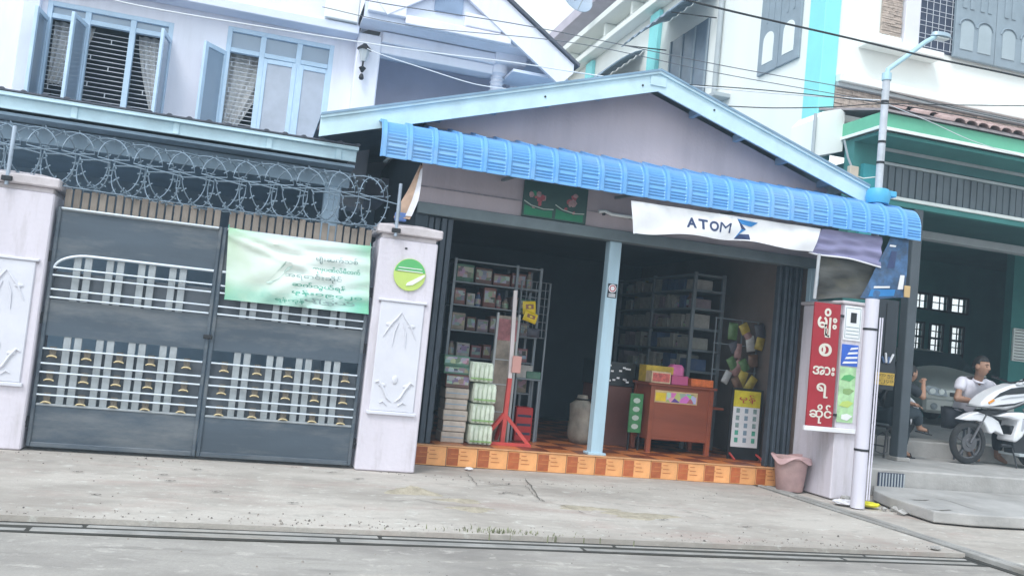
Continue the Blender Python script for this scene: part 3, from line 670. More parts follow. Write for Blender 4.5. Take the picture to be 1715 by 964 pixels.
# ================================================================== SHOP
SY = 9.75; SX0, SX1 = 1.66, 6.88; FZ = .22
M_MAUVE = mat('shop_mauve', (.50, .43, .46), .85, var=.12, scale=1.2, bump=.2, bscale=25, dirt=.45, dirtc=(.34, .29, .32), dscale=1.6, streak=True)
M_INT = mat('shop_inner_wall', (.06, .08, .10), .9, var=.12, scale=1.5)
M_LINT = mat('shop_lintel', (.17, .21, .23), .6, metal=.2, var=.15, scale=4)
M_POST = mat('post_pale_blue', (.42, .58, .68), .55, var=.15, scale=4, dirt=.35, dirtc=(.34, .36, .36), dscale=3, streak=True)
M_DOOR = mat('folding_door_dark', (.055, .07, .09), .55, metal=.2, var=.2, scale=5)
S = thing('shop', 'single-storey shop with open front, pale blue gable trim and tiled step', 'shop', (4.2, SY, 0))
RX, RZ = 4.26, 4.70; SL = (4.70-3.53)/(4.26-.50)
def rz(x): return RZ-SL*abs(x-RX)
# gable wall above the lintel
MB().prism([(SX0, 2.86), (SX1, 2.86), (SX1, rz(SX1)-.12), (RX, RZ-.12), (SX0, rz(SX0)-.12)], SY, SY+.14).build('gable_wall', M_MAUVE, S)
MB().box(SX0, SX1, SY-.05, SY+.14, 2.73, 2.857, .006).build('lintel_beam', M_LINT, S)
MB().box(SX0, SX1, SY-.012, SY-.001, 3.03, 3.045).build('wall_groove_shade', M_SHADE, S)  # raised dark strip, shade of a groove put in by colour
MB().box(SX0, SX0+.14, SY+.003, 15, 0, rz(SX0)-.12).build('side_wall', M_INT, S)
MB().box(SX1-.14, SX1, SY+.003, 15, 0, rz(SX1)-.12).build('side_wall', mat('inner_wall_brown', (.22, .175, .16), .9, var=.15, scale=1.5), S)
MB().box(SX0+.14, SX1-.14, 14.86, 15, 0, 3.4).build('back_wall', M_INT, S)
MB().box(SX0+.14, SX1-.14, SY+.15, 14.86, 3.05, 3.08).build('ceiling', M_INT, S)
# roof
M_RFB = mat('roof_blue_sheet', (.22, .34, .46), .5, metal=.2, var=.15, scale=3)
XL, XR = .50, 7.22
for sg, xe_ in ((-1, XL), (1, XR)):
    pl = [(RX, RZ+.045), (xe_, rz(xe_)+.045), (xe_, rz(xe_)+.02), (RX, RZ+.02)]
    MB().prism(pl, 9.36, 15.4).build('roof_sheet', M_RFB, S)
    pl = [(RX, RZ+.015), (xe_, rz(xe_)+.015), (xe_, rz(xe_)-.20), (RX, RZ-.215)]
    MB().prism(pl, 9.40, 9.425).build('bargeboard', M_FASC, S)
    pl = [(RX, RZ+.045), (xe_, rz(xe_)+.045), (xe_, rz(xe_)-.008), (RX, RZ-.008)]
    MB().prism(pl, 9.372, 9.398).build('verge_trim', M_FASC, S)
    pl = [(RX, RZ-.05), (xe_, rz(xe_)-.05), (xe_, rz(xe_)-.065), (RX, RZ-.065)]
    MB().prism(pl, 9.43, SY-.002).build('verge_soffit', M_MAUVE, S)
    for k in range(1, 6):
        xx = RX+sg*k*.62
        MB().bar((xx, 9.43, rz(xx)-.12), (xx, SY-.002, rz(xx)-.12), .06, .08).build('purlin', M_CARP, S)
MB().box(RX-.11, RX+.09, 9.385, 9.3995, RZ-.16, RZ-.05, .004).build('ridge_plate', M_FASC, S)
for (xx, dz) in ((2.9, .1), (5.0, .08), (RX-.2, .12)): MB().lathe([(.012, 9.39), (.012, 9.40)], (xx, 0, rz(xx)-dz), 8, 'y').build('bolt', M_DARKM, S)
# posts
MB().box(3.995, 4.145, SY+.02, SY+.16, FZ, 2.73, .008).build('post', M_POST, S)
MB().box(6.68, 6.80, SY-.09, SY+.0, .0, 2.73, .008).build('post', M_POST, S)
MB().box(3.96, 4.18, SY+.0, SY+.18, FZ, FZ+.03, .005).build('post_base', M_POST, S)
# folded door leaves at both jambs
for k in range(6):
    if k < 4: MB().box(SX0+.15+k*.075, SX0+.15+k*.075+.06, SY+.01+.02*(k % 2), SY+.12, FZ, 2.72, .006).build('folding_leaf', M_DOOR, S)
    if k: MB().box(6.24+k*.073, 6.22+k*.073+.06, SY+.01+.02*(k % 2), SY+.12, FZ, 2.72, .006).build('folding_leaf', M_DOOR, S)
# raised floor with tiles
MB().box(SX0+.14, SX1-.14, 9.715, 14.86, 0, FZ-.014).build('floor_slab', M_KERB, S)
M_T1 = mat('tile_orange', (.76, .36, .14), .35, var=.15, scale=6, rnd=.10, spec=.5)
M_T2 = mat('tile_terracotta', (.42, .11, .035), .35, var=.25, scale=9, rnd=.15)
M_TF = mat('floor_tile_brown', (.20, .05, .022), .3, var=.25, scale=8, rnd=.12)
M_TF2 = mat('floor_tile_amber', (.60, .20, .06), .3, var=.2, scale=8, rnd=.12)
x0f, x1f = 1.92, 6.50; n = 13; tw = (x1f-x0f)/n
tile = motif = None
for k in range(n):
    xx = x0f+k*tw
    loc = Vector((xx, 9.70, 0))-S.location
    if tile is None:
        tile = MB().box(.004, tw-.004, 0, .015, .0, .205, .003).build('riser_tile', M_T1, None); tile.parent = S; tile.location = loc
        mb = MB()
        mb.box(.008, .135, -.003, -.0005, .012, .195); motif = mb.build('motif_block', M_T2, tile, local=True)
        mb = MB()
        for q in range(3): mb.box(.16, .16+.10-.02*q, -.003, -.0005, .07+.045*q, .078+.045*q)
        mb.box(.02, .13, -.0035, -.0031, .085, .097); mb.box(.05, .15, -.0035, -.0031, .13, .14); motif2 = mb.build('motif_line', mat('tile_line', (.50, .17, .05), .35, var=.2), tile, local=True)
    else:
        o = share('riser_tile', tile, loc, S); share('motif_block', motif, (0, 0, 0), o); share('motif_line', motif2, (0, 0, 0), o)
MB().box(x0f, x1f, 9.69, 9.765, .206, FZ+.002, .006).build('step_nosing', mat('nosing_tan', (.58, .30, .14), .4, var=.15, scale=8), S)
ft = {}
ts = .34; j = 0; y = 9.77
while y < 14.8 and j < 14:
    i = 0; xx = x0f-.1
    while xx < 6.7:
        k = (i+j) % 2
        if k not in ft:
            o = MB().box(.003, ts-.003, .003, ts-.003, -.012, 0, .002).build('floor_tile', (M_TF, M_TF2)[k], None); o.parent = S; ft[k] = o; o.location = Vector((xx, y, FZ))-S.location
        else: share('floor_tile', ft[k], Vector((xx, y, FZ))-S.location, S)
        xx += ts; i += 1
    y += ts; j += 1

# ------------------------------------------------------------------ blue crimped awning
M_AWN = mat('awning_blue', (.14, .37, .70), .42, metal=.1, var=.16, scale=1.6, spec=.5, rnd=.05, dirt=.6, dirtc=(.30, .43, .58), dscale=1.8, streak='x')
A = thing('awning', 'bright blue crimp-curved metal awning across the shop front', 'awning', (4.4, 9.4, 3.2))
AX0, AX1 = 1.10, 7.72; NR = 25; rp = (AX1-AX0)/NR
# profile: from wall, gently falling, then curving over to vertical; t in 0..1
prof = [(9.74, 3.70), (9.45, 3.615)]
for k in range(20):
    a = math.radians(84-4.2*k); prof.append((9.245-.235*math.cos(a), 3.285+.27*math.sin(a)))
for k in range(1, 8): prof.append((9.010-.0006*k, 3.285-.0165*k))
prof.append((9.005, 3.15))
def awn_sheet(k0, k1):
    mb = MB(); cols_ = []
    for k in range(k0, k1):
        xb = AX0+k*rp
        for fx, h in ((0, 0), (.03, 0), (.06, .022), (.20, .022), (.235, 0)): cols_.append((xb+fx*rp, h, fx > .05 and fx < .27))
        cols_.append((xb+.29*rp, 0, False)); cols_.append((xb+.96*rp, 0, False))
    cols_.append((AX0+k1*rp, 0, False))
    # rows: crimps -> each pan row alternates in depth
    rows = []
    for i, (y_, z_) in enumerate(prof):
        p0 = prof[max(i-1, 0)]; p1 = prof[min(i+1, len(prof)-1)]
        ty, tz = p1[0]-p0[0], p1[1]-p0[1]; L_ = math.hypot(ty, tz); ny, nz_ = tz/L_, -ty/L_       # outward (towards street/up)
        if nz_ < 0 and i < 3: ny, nz_ = -ny, -nz_
        rows.append((y_, z_, ny, nz_))
    V = []
    for i, (y_, z_, ny, nz_) in enumerate(rows):
        crimp = 7 <= i <= len(rows)-3
        for (x_, h, rib) in cols_:
            off = h
            frac = ((x_-AX0)/rp) % 1
            if crimp and .27 < frac < .97 and i % 2: off -= .013
            V.append((x_, y_+ny*off, z_+nz_*off))
    W = len(cols_); N = len(V); V2 = [(x_, y_+.006, z_-.004) for x_, y_, z_ in V]; Fs = []
    for i in range(len(rows)-1):
        for j in range(W-1):
            a = i*W+j; Fs.append((a, a+1, a+1+W, a+W)); Fs.append((N+a, N+a+W, N+a+1+W, N+a+1))
    for j in range(W-1):
        Fs.append((j, N+j, N+j+1, j+1)); a = (len(rows)-1)*W+j; Fs.append((a, a+1, N+a+1, N+a))
    for i in range(len(rows)-1):
        a = i*W; Fs.append((a, a+W, N+a+W, N+a)); a = i*W+W-1; Fs.append((a, N+a, N+a+W, a+W))
    mb.add(V+V2, Fs); return mb
for k in range(0, NR, 5): awn_sheet(k, k+5).build('crimped_sheet', M_AWN, A, smooth=True, sharp=22)
MB().box(AX0+.1, AX1-.1, 9.03, 9.07, 3.16, 3.20).build('edge_bar', M_LINT, A)
for xx in (1.25, 2.6, 4.0, 5.4, 6.7): MB().bar((xx, SY, 3.24), (xx, 9.05, 3.19), .03, .03).build('bracket', M_LINT, A)
# ------------------------------------------------------------------ things on the shop wall
t = thing('green_signboard', 'dark green picture signboard on the wall under the awning', 'signboard', (3.25, SY, 2.87))
x0_, x1_, z0_, z1_ = 2.86, 3.64, 2.865, 3.28
MB().box(x0_, x1_, SY-.035, SY-.002, z0_, z1_, .004).build('board', mat('sign_dark_green', (.035, .085, .075), .5, var=.2, scale=5), t)
M_RP = mat('rose_print', (.42, .10, .12), .6, var=.35, scale=18); M_GP = mat('green_print', (.02, .22, .11), .6, var=.15, scale=8)
for cx in (3.06, 3.44):
    rf = random.Random(int(cx*100))
    for k in range(9):
        ax, az, rr_ = cx+rf.gauss(0, .05), 3.08+rf.gauss(0, .055), rf.uniform(.018, .045)
        MB().prism([(ax+rr_*math.cos(q/7*6.283)*rf.uniform(.7, 1.2), az+rr_*math.sin(q/7*6.283)*rf.uniform(.7, 1.2)) for q in range(7)], SY-.0375-.0007*k, SY-.0352).build('flower_print', (M_RP, mat('pale_rose', (.40, .26, .26), .6, var=.3, scale=20), M_GP)[k % 3 if k % 3 < 2 else rf.randrange(3)], t)
    pl = [(cx-.18, 3.0), (cx-.08, 2.97), (cx+.06, 2.955), (cx+.16, 2.97), (cx+.16, 2.885), (cx-.18, 2.885)]
    MB().prism(pl, SY-.0385, SY-.0352).build('green_panel', M_GP, t)
    MB().tube([(cx-.19, SY-.038, 3.045), (cx-.1, SY-.038, 3.0), (cx+.05, SY-.038, 2.975), (cx+.17, SY-.038, 2.985)], .006, 6).build('white_curve', mat('print_pale', (.5, .58, .52), .6), t)
t = thing('tube_light', 'short white tube light on the wall left of the white banner', 'light', (4.0, SY, 3.0))
MB().tube([(3.78, SY-.05, 3.04), (3.86, SY-.055, 3.055), (3.95, SY-.05, 3.03), (4.25, SY-.05, 3.03)], .02, 10).build('tube', mat('tube_white', (.75, .8, .8), .3), t, smooth=True)
for xx in (3.86, 4.2): MB().box(xx-.01, xx+.01, SY-.05, SY-.001, 3.01, 3.04).build('clip', M_DARKM, t)
# hanging worn board at the awning's left end
t = thing('hanging_cloth', 'twisted brown and white cloth hanging above the right gate pillar', 'cloth', (1.5, 9.2, 2.5))
def hc(u, v):
    top = PY(706, 275, 9.2); bot = PY(672, 366, 9.12); p = top.lerp(bot, v)
    wd = lerp(.03, .16, min(1, v*1.5)); return Vector((p.x+(u-.5)*wd+.02*math.sin(v*3), p.y+.03*math.sin(3*v+2*u), p.z+.05*(u-.5)*(1-v)))
MB().sheet(lambda u, v: sheetfn(hc, u, v), 8, 16, .012).build('cloth_body', mat('cloth_tan', (.50, .34, .25), .85, var=.3, scale=5), t, smooth=True, sharp=80)
MB().sheet(lambda u, v: sheetfn(lambda a, b: hc(.62+a*.4, .1+b*.85)+Vector((0, -.012, 0)), u, v), 6, 12, .006).build('white_fold', mat('cloth_white', (.72, .70, .74), .85, var=.15, scale=5), t, smooth=True, sharp=80)
MB().tube([PY(706, 277, 9.2), PY(706, 268, 9.2)+Vector((0, .05, .08))], .006, 6).build('tie_cord', M_DARKM, t)
b0 = PY(672, 366, 9.12); MB().box(b0.x-.07, b0.x+.05, b0.y-.03, b0.y+.02, b0.z-.03, b0.z+.06, .01).build('blue_end', mat('cloth_blue', (.13, .22, .5), .8), t)
# ------------------------------------------------------------------ banners under the awning
M_WB = mat('banner_white', (.83, .83, .86), .5, var=.05, scale=3, dirt=.25, dirtc=(.5, .5, .56), dscale=2)
def wavy(c, amp, k1, k2, ph=0):
    def f(u, v, off=0.):
        p = c[0].lerp(c[1], u).lerp(c[3].lerp(c[2], u), v)
        return Vector((p.x, p.y-off-amp*(math.sin(k1*u+k2*v+ph)*(.3+.7*v)+.4*math.sin(2.3*k1*u-k2*v)), p.z-.012*math.sin(k1*1.3*u+ph)*v))
    return f
YB = 9.05
t = thing('white_banner', 'long white ATOM banner hanging under the blue awning', 'banner', PY(1057, 337, YB))
wb = wavy([PY(1057, 336, YB), PY(1375, 383, YB), PY(1362, 421, YB), PY(1061, 391, YB)], .018, 13, 4)
def wbf(u, v, off=0.):
    p = wb(u, v, off); p.z += .045*math.sin(3.2*u+.2)*v*(u > .0); return p
MB().sheet(lambda u, v: sheetfn(wbf, u, v), 60, 10, .003).build('cloth', M_WB, t, smooth=True, sharp=80)
M_NAVY = mat('atom_navy', (.03, .05, .14), .5, var=.1); M_ABLUE = mat('atom_blue', (.03, .22, .55), .5, var=.05)
u0 = .40; dx = .058
for k, ch in enumerate('ATOM'):
    mb = MB(); put_text(mb, ch, .1, lambda x, y: wbf(.305+k*.060+x, .52-y, .006), fit=(.050 if ch != 'M' else .058, .40), bold=.035 if ch != 'M' else 0.); mb.build('letter', M_NAVY, t)
def tri(pts, m, nm):
    mb = MB(); V = [wbf(.58+a*.075, .52-b*.42, .006) for a, b in pts]; mb.add(V, [tuple(range(len(V)))]); mb.build(nm, m, t)
tri([(-.5, 1), (1, .85), (.6, .35), (-.15, .5)], M_ABLUE, 'emblem_stroke'); tri([(-.5, 1), (-.15, .5), (.25, 0), (-.1, 0)], M_NAVY, 'emblem_stroke')
tri([(-.1, 0), (.25, 0), (-.2, -.5), (-.5, -1)], M_ABLUE, 'emblem_stroke'); tri([(-.2, -.5), (.55, -.45), (.7, -1), (-.5, -1)], M_NAVY, 'emblem_stroke')
t = thing('violet_banner', 'faded violet banner hanging right of the white one', 'banner', PY(1375, 385, YB+.03))
vb = wavy([PY(1377, 383, YB+.03), PY(1478, 396, YB+.03), PY(1474, 446, YB+.03), PY(1356, 421, YB+.03)], .016, 5, 16, 1)
MB().sheet(lambda u, v: sheetfn(vb, u, v), 30, 24, .003).build('cloth', mat('banner_violet', (.25, .24, .40), .6, var=.3, scale=6, streak='x'), t, smooth=True, sharp=80)
MB().tube([vb(k/10, 1.0, .004) for k in range(11)], .010, 6).build('white_hem', M_WB, t)
t = thing('grey_tarpaulin', 'dark grey patched tarpaulin hanging above the red sign', 'tarpaulin', PY(1430, 490, YB+.06))
gb = wavy([PY(1372, 412, YB+.07), PY(1505, 425, YB+.07), PY(1500, 500, YB+.07), PY(1368, 500, YB+.07)], .03, 7, 9, 2)
MB().sheet(lambda u, v: sheetfn(gb, u, v), 30, 24, .004).build('sheet', mat('tarp_grey', (.06, .06, .056), .8, var=.5, scale=9, dirt=.6, dirtc=(.13, .12, .085), dscale=7, streak='x'), t, smooth=True, sharp=80)
MB().tube([PY(1372, 425, YB+.03), PY(1364, 500, YB+.03)], .02, 8).build('hanger_pole', mat('pole_pale', (.45, .47, .50), .5, var=.15), t, smooth=True)
t = thing('blue_poster', 'torn blue poster at the right end under the awning', 'poster', PY(1500, 500, YB))
pb = wavy([PY(1480, 396, YB+.02), PY(1522, 401, YB+.02), PY(1516, 500, YB+.02), PY(1440, 498, YB+.02)], .012, 4, 8, 0)
m = mat('poster_blue', (.05, .12, .25), .6, var=.5, scale=8, dirt=1., dirtc=(.05, .055, .065), dscale=4)
MB().sheet(lambda u, v: sheetfn(lambda a, b: pb(.25*(1-b)+.0+a*(1-.25*(1-b)), b), u, v), 20, 24, .003).build('sheet', m, t, smooth=True, sharp=80)
for (a, b, c_, d, mm) in ((.3, .12, .55, .15, M_WB), (.2, .80, .6, .83, M_WB), (.80, .62, .93, .86, M_WB), (.15, .86, .75, .97, M_ABLUE), (.42, .22, .62, .5, M_NAVY)):
    mb = MB(); mb.add([pb(a, b, .008), pb(c_, b, .008), pb(c_, d, .008), pb(a, d, .008)], [(0, 1, 2, 3)]); mb.build('print_patch', mm, t)
mb = MB(); q = PY(1517, 488, YB); mb.box(q.x-.03, q.x+.05, q.y-.02, q.y+.0, q.z-.07, q.z+.07, .004); mb.build('tan_tab', mat('tab_tan', (.55, .38, .18), .7), t)
# sticker on the centre post
t = thing('post_sticker', 'black and white sticker with red ring on the centre post', 'sticker', (4.07, SY, 2.0))
zz = PY(1021, 485, SY).z
MB().box(4.015, 4.13, SY+.014, SY+.0175, zz-.09, zz+.075).build('backing', mat('sticker_black', (.03, .03, .04), .5), t)
MB().lathe([(.05, SY+.0135), (.05, SY+.011)], (4.072, 0, zz+.02), 20, 'y').build('white_disc', M_WB, t)
mb = MB(); mb.tube([(4.072+.034*math.cos(k/16*6.283), SY+.0105, zz+.02+.034*math.sin(k/16*6.283)) for k in range(16)], .006, 6, closed=True); mb.build('red_ring', mat('ring_red', (.5, .03, .04), .5), t)
for dz in (-.05, -.072): MB().box(4.03, 4.115, SY+.0105, SY+.0135, zz+dz-.006, zz+dz+.006).build('white_bar', M_WB, t)
# ================================================================== GOODS INSIDE THE SHOP
M_RACK = mat('rack_steel', (.22, .25, .28), .5, metal=.3, var=.1)
def cmat(i):
    P = [(.45, .38, .30), (.50, .50, .46), (.30, .12, .10), (.12, .28, .20), (.10, .16, .32), (.55, .45, .15), (.38, .30, .34), (.60, .58, .55), (.20, .10, .08), (.42, .18, .20)]
    return mat('carton_%d' % i, tuple(q*.62 for q in P[i]), .6, var=.25, scale=9, dirt=.35, dirtc=(.2, .18, .16), dscale=9)
def print_mat():
    m = bpy.data.materials.new('packaging_print'); m.use_nodes = True; n = m.node_tree.nodes; L = m.node_tree.links; b = n['Principled BSDF']
    tc = n.new('ShaderNodeTexCoord'); oi = n.new('ShaderNodeObjectInfo'); ad = n.new('ShaderNodeVectorMath'); ad.operation = 'ADD'; cx = n.new('ShaderNodeCombineXYZ'); mu = n.new('ShaderNodeMath'); mu.operation = 'MULTIPLY'; mu.inputs[1].default_value = 50
    L.new(tc.outputs['Object'], ad.inputs[0]); L.new(oi.outputs['Random'], mu.inputs[0]); L.new(mu.outputs[0], cx.inputs[0]); L.new(mu.outputs[0], cx.inputs[2]); L.new(cx.outputs[0], ad.inputs[1])
    v = n.new('ShaderNodeTexVoronoi'); v.distance = 'CHEBYCHEV'; v.inputs['Scale'].default_value = 17; L.new(ad.outputs[0], v.inputs['Vector'])
    h = n.new('ShaderNodeHueSaturation'); h.inputs['Saturation'].default_value = .45; h.inputs['Value'].default_value = .45; L.new(v.outputs['Color'], h.inputs['Color']); L.new(h.outputs[0], b.inputs['Base Color']); b.inputs['Roughness'].default_value = .45
    return m
M_PRINT = print_mat()
CN = ['tan', 'off-white', 'dark red', 'green', 'navy blue', 'mustard', 'mauve', 'white', 'brown', 'rose']
rg = random.Random(11)
def goods(name, x0, x1, y0, y1, z, h, ci, label, cat, group, stripe=True):
    t = thing(name, label, cat, ((x0+x1)/2, (y0+y1)/2, z), group)
    MB().box(x0, x1, y0, y1, z, z+h, .006).build('carton_body', cmat(ci), t)
    if stripe:
        MB().box(x0+.012, x1-.012, y0-.0025, y0-.0003, z+h*.25, z+h*.85).build('print_band', M_PRINT, t)
    return t
ORD = ['first', 'second', 'third', 'fourth', 'fifth', 'sixth', 'seventh', 'eighth', 'ninth', 'tenth', 'eleventh', 'twelfth', 'thirteenth', 'fourteenth', 'fifteenth', 'sixteenth', 'seventeenth', 'eighteenth', 'nineteenth', 'twentieth', 'last', 'last']
def jar(x, y, z, r, h, m, label, cat, group):
    t = thing('goods_jar', label, cat, (x, y, z), group)
    MB().lathe([(r*.95, z), (r, z+.01), (r, z+h*.62), (r*.55, z+h*.80), (r*.5, z+h*.88)], (x, y, 0), 12).build('jar_body', m, t, smooth=True)
    MB().lathe([(r*.56, z+h*.88), (r*.56, z+h)], (x, y, 0), 12).build('lid', cmat(rg.randrange(10)), t, smooth=True)
    MB().lathe([(r*1.02, z+h*.15), (r*1.02, z+h*.55)], (x, y, 0), 12, cap=False).build('jar_label', M_PRINT, t, smooth=True)
# left rack facing the street
RKY = 11.0
t = thing('goods_rack', 'steel goods rack facing the street behind the carton stacks', 'rack', (3.0, 11.2, FZ))
LX0, LX1, LZ = 2.44, 3.58, 2.42
for xx in (LX0, 3.26, LX1):
    for yy in (RKY, RKY+.42): MB().box(xx-.018, xx+.018, yy-.018, yy+.018, FZ, LZ, .003).build('upright', M_RACK, t)
LSH = [.45, .80, 1.19, 1.52, 1.84, 2.13, 2.405]
for z in LSH: MB().box(LX0-.02, LX1+.02, RKY-.02, RKY+.44, z-.018, z, .003).build('shelf', M_RACK, t)
nth = ['lowest', 'second', 'third', 'fourth', 'fifth', 'upper']
for si, z in enumerate(LSH[:-1]):
    x = LX0+.03; nk_ = -1
    while x < LX1-.16:
        nk_ += 1
        if rg.random() < .25:
            r = rg.uniform(.03, .045); ci = rg.randrange(10); jar(x+r, RKY+.1, z+.001, r, rg.uniform(.13, .24), cmat(ci), '%s jar, %s from left on %s shelf of street-facing rack' % (CN[ci], ORD[nk_], nth[si]), 'jar', 'jars on the rack by the left jamb'); x += 2*r+.012; continue
        wd = rg.uniform(.10, .24); wd = min(wd, LX1-.03-x); h = rg.uniform(.15, .26); ci = rg.choice([0, 2, 3, 6, 7, 8, 9, 1])
        goods('goods_box', x, x+wd-.01, RKY+.03, RKY+.30, z+.001, h, ci, '%s goods box, %s from left on %s shelf of street-facing rack' % (CN[ci], ORD[nk_], nth[si]), 'box', 'boxes on the rack by the left jamb'); x += wd+.01
# carton stacks at the front
for k in range(5):
    z = FZ+.001+k*.125
    t = thing('flat_carton', 'tan flat carton, %s of the stack by the left folding door' % ['lowest', 'second', 'middle', 'fourth', 'top'][k], 'carton', (2.42, 10.15, z), 'tan cartons by the left door')
    MB().box(2.26+.01*(k % 2), 2.53+.008*(k % 3), 10.02, 10.32, z, z+.118, .008).build('carton_body', mat('carton_drab', (.50, .43, .37), .8, var=.2, scale=8, rnd=.15), t)
    MB().box(2.27, 2.52, 10.0165, 10.0195, z+.055, z+.066).build('tape', M_CARP, t)
z = FZ+.001+5*.125
goods('dark_carton', 2.25, 2.53, 10.02, 10.3, z, .15, 8, 'dark printed carton on top of the tan carton stack', 'carton', None)
goods('green_carton', 2.22, 2.52, 10.03, 10.3, z+.151, .09, 3, 'green carton lying on the dark printed carton', 'carton', None)
goods('green_carton', 2.21, 2.51, 10.03, 10.3, z+.242, .12, 3, 'topmost green carton at the left folding door', 'carton', None)
M_PK = mat('pack_white_green', (.64, .70, .58), .5, var=.18, scale=12); M_PKG = mat('pack_green', (.25, .40, .16), .5, var=.2, scale=9)
for k in range(4):
    z = FZ+.001+k*.237; x0_ = 2.545+(.03 if k < 3 else -.03)
    t = thing('shrink_pack', 'white and green shrink-wrapped pack, %s of its four-high stack' % ['lowest', 'second', 'third', 'topmost'][k], 'pack', (2.7, 10.15, z), 'white and green packs in the shop entrance')
    MB().box(x0_, x0_+.28, 10.0, 10.3, z, z+.225, .02).build('wrap', M_PK, t, smooth=True)
    for q in range(5): MB().lathe([(.022, z+.012), (.026, z+.03), (.026, z+.17), (.015, z+.2), (.015, z+.215)], (x0_+.03+q*.055, 9.992, 0), 10).build('bottle', M_PK, t, smooth=True)
    MB().box(x0_+.01, x0_+.27, 9.9625, 9.9655, z+.03, z+.05).build('green_band', M_PKG, t)
# brown wrapped column and red stand
c = G(832, 736, FZ)
t = thing('display_board', 'tall brownish glossy panel with pale edges standing behind the red stand', 'board', (3.03, 10.5, FZ))
MB().box(2.93, 3.17, 10.48, 10.50, FZ, FZ+1.52, .003).build('panel_sheet', mat('panel_brown', (.30, .25, .205), .25, var=.4, scale=7, dirt=.5, dirtc=(.16, .13, .11), dscale=5), t)
for xx in (2.90, 3.17): MB().box(xx, xx+.03, 10.465, 10.515, FZ, FZ+1.55, .004).build('edge_strip', mat('strip_pale_grey', (.42, .44, .45), .4, var=.1), t)
MB().box(2.93, 3.17, 10.472, 10.479, FZ+1.22, FZ+1.48).build('rose_label', mat('label_rose', (.34, .13, .14), .6, var=.4, scale=10), t)
for zz in (.35, .68, .98): MB().box(2.93, 3.17, 10.470, 10.4795, FZ+zz, FZ+zz+.012).build('cross_rib', mat('strip_pale_grey', (.42, .44, .45)), t)
M_RED = mat('stand_red', (.55, .07, .06), .45, var=.15, scale=6)
b0 = Vector((3.13, 10.22, FZ)); t = thing('red_stand', 'red metal stand with white upper post on the tiled floor edge', 'stand', b0)
top = PY(870, 487, 10.22); mid = PY(853, 640, 10.22); bz = FZ+.02
MB().bar((mid.x-.02, 10.22, bz), (mid.x, 10.22, mid.z+.05), .05, .05).build('lower_post', M_RED, t)
MB().bar((mid.x, 10.22, mid.z+.051), (top.x-.05, 10.22, top.z), .045, .03).build('upper_post', mat('stand_white', (.68, .60, .60), .5, var=.1), t)
for s_, yy in ((-.30, 10.10), (.30, 10.10), (.0, 10.5)): MB().bar((mid.x-.02, 10.22, FZ+.36), (mid.x-.02+s_, yy, FZ+.02), .04, .04).build('leg', M_RED, t)
MB().bar((mid.x-.34, 10.10, FZ+.02), (mid.x+.30, 10.10, FZ+.02), .04, .036).build('foot_bar', M_RED, t)
MB().box(mid.x+.0, mid.x+.11, 10.17, 10.19, mid.z+.12, mid.z+.32, .004).build('pink_card', mat('card_pink', (.62, .32, .28), .6), t)
# yellow snack packets on a hanging wire panel
t = thing('wire_display', 'wire display panel with hooks beside the goods rack', 'display rack', (3.55, 10.75, 1.2))
wx0, wx1, wz0, wz1 = 3.28, 3.66, 1.52, 2.22; wy = 10.8
for k in range(7): xx = lerp(wx0, wx1, k/6); MB().tube([(xx, wy, wz0), (xx, wy, wz1)], .005, 5).build('wire', M_RACK, t)
for k in range(8): zz = lerp(wz0, wz1, k/7); MB().tube([(wx0, wy-.008, zz), (wx1, wy-.008, zz)], .005, 5).build('wire', M_RACK, t)
for xx in (wx0, wx1): MB().bar((xx, wy+.02, FZ), (xx, wy+.02, wz1), .02, .02).build('leg', M_RACK, t)
M_YEL = mat('snack_yellow', (.80, .58, .02), .35, var=.15, scale=8)
def packet(px, py, Y, wd, h, m, label, tilt=0., grp=None, m2=None):
    c = PY(px, py, Y); t = thing('snack_packet', label, 'packet', (c.x, Y, c.z-h/2), grp); ca, sa = math.cos(tilt), math.sin(tilt)
    def f(u, v):
        x, z = (u-.5)*wd, (.5-v)*h; b = .03*math.sin(math.pi*u)**.7*math.sin(math.pi*min(1, max(0, v*1.1-.05)))**.6 if 0 < u < 1 and .05 < v < .95 else 0
        return Vector((c.x+x*ca-z*sa, Y-b, c.z+x*sa+z*ca))
    MB().sheet(lambda u, v: sheetfn(f, min(.98, max(.02, u)), min(.98, max(.02, v))), 10, 12, .012).build('pouch', m, t, smooth=True, sharp=80)
    if m2:
        mb = MB(); P = [f(.2, .25), f(.8, .25), f(.8, .6), f(.2, .6)]; mb.add([p+Vector((0, -.016, 0)) for p in P], [(0, 1, 2, 3)]); mb.build('print', m2, t)
M_BRN = mat('snack_brown', (.28, .12, .05), .4, var=.3, scale=9)
packet(886, 515, 10.76, .17, .17, M_YEL, 'upper bright yellow snack packet on the wire display', .1, 'yellow packets', M_BRN)
packet(888, 531, 10.72, .18, .13, M_YEL, 'lower bright yellow snack packet drooping on the wire display', -.25, 'yellow packets', M_BRN)
packet(893, 557, 10.76, .16, .12, mat('snack_dark', (.06, .06, .08), .5, var=.3), 'dark snack packet below the yellow ones', 0)
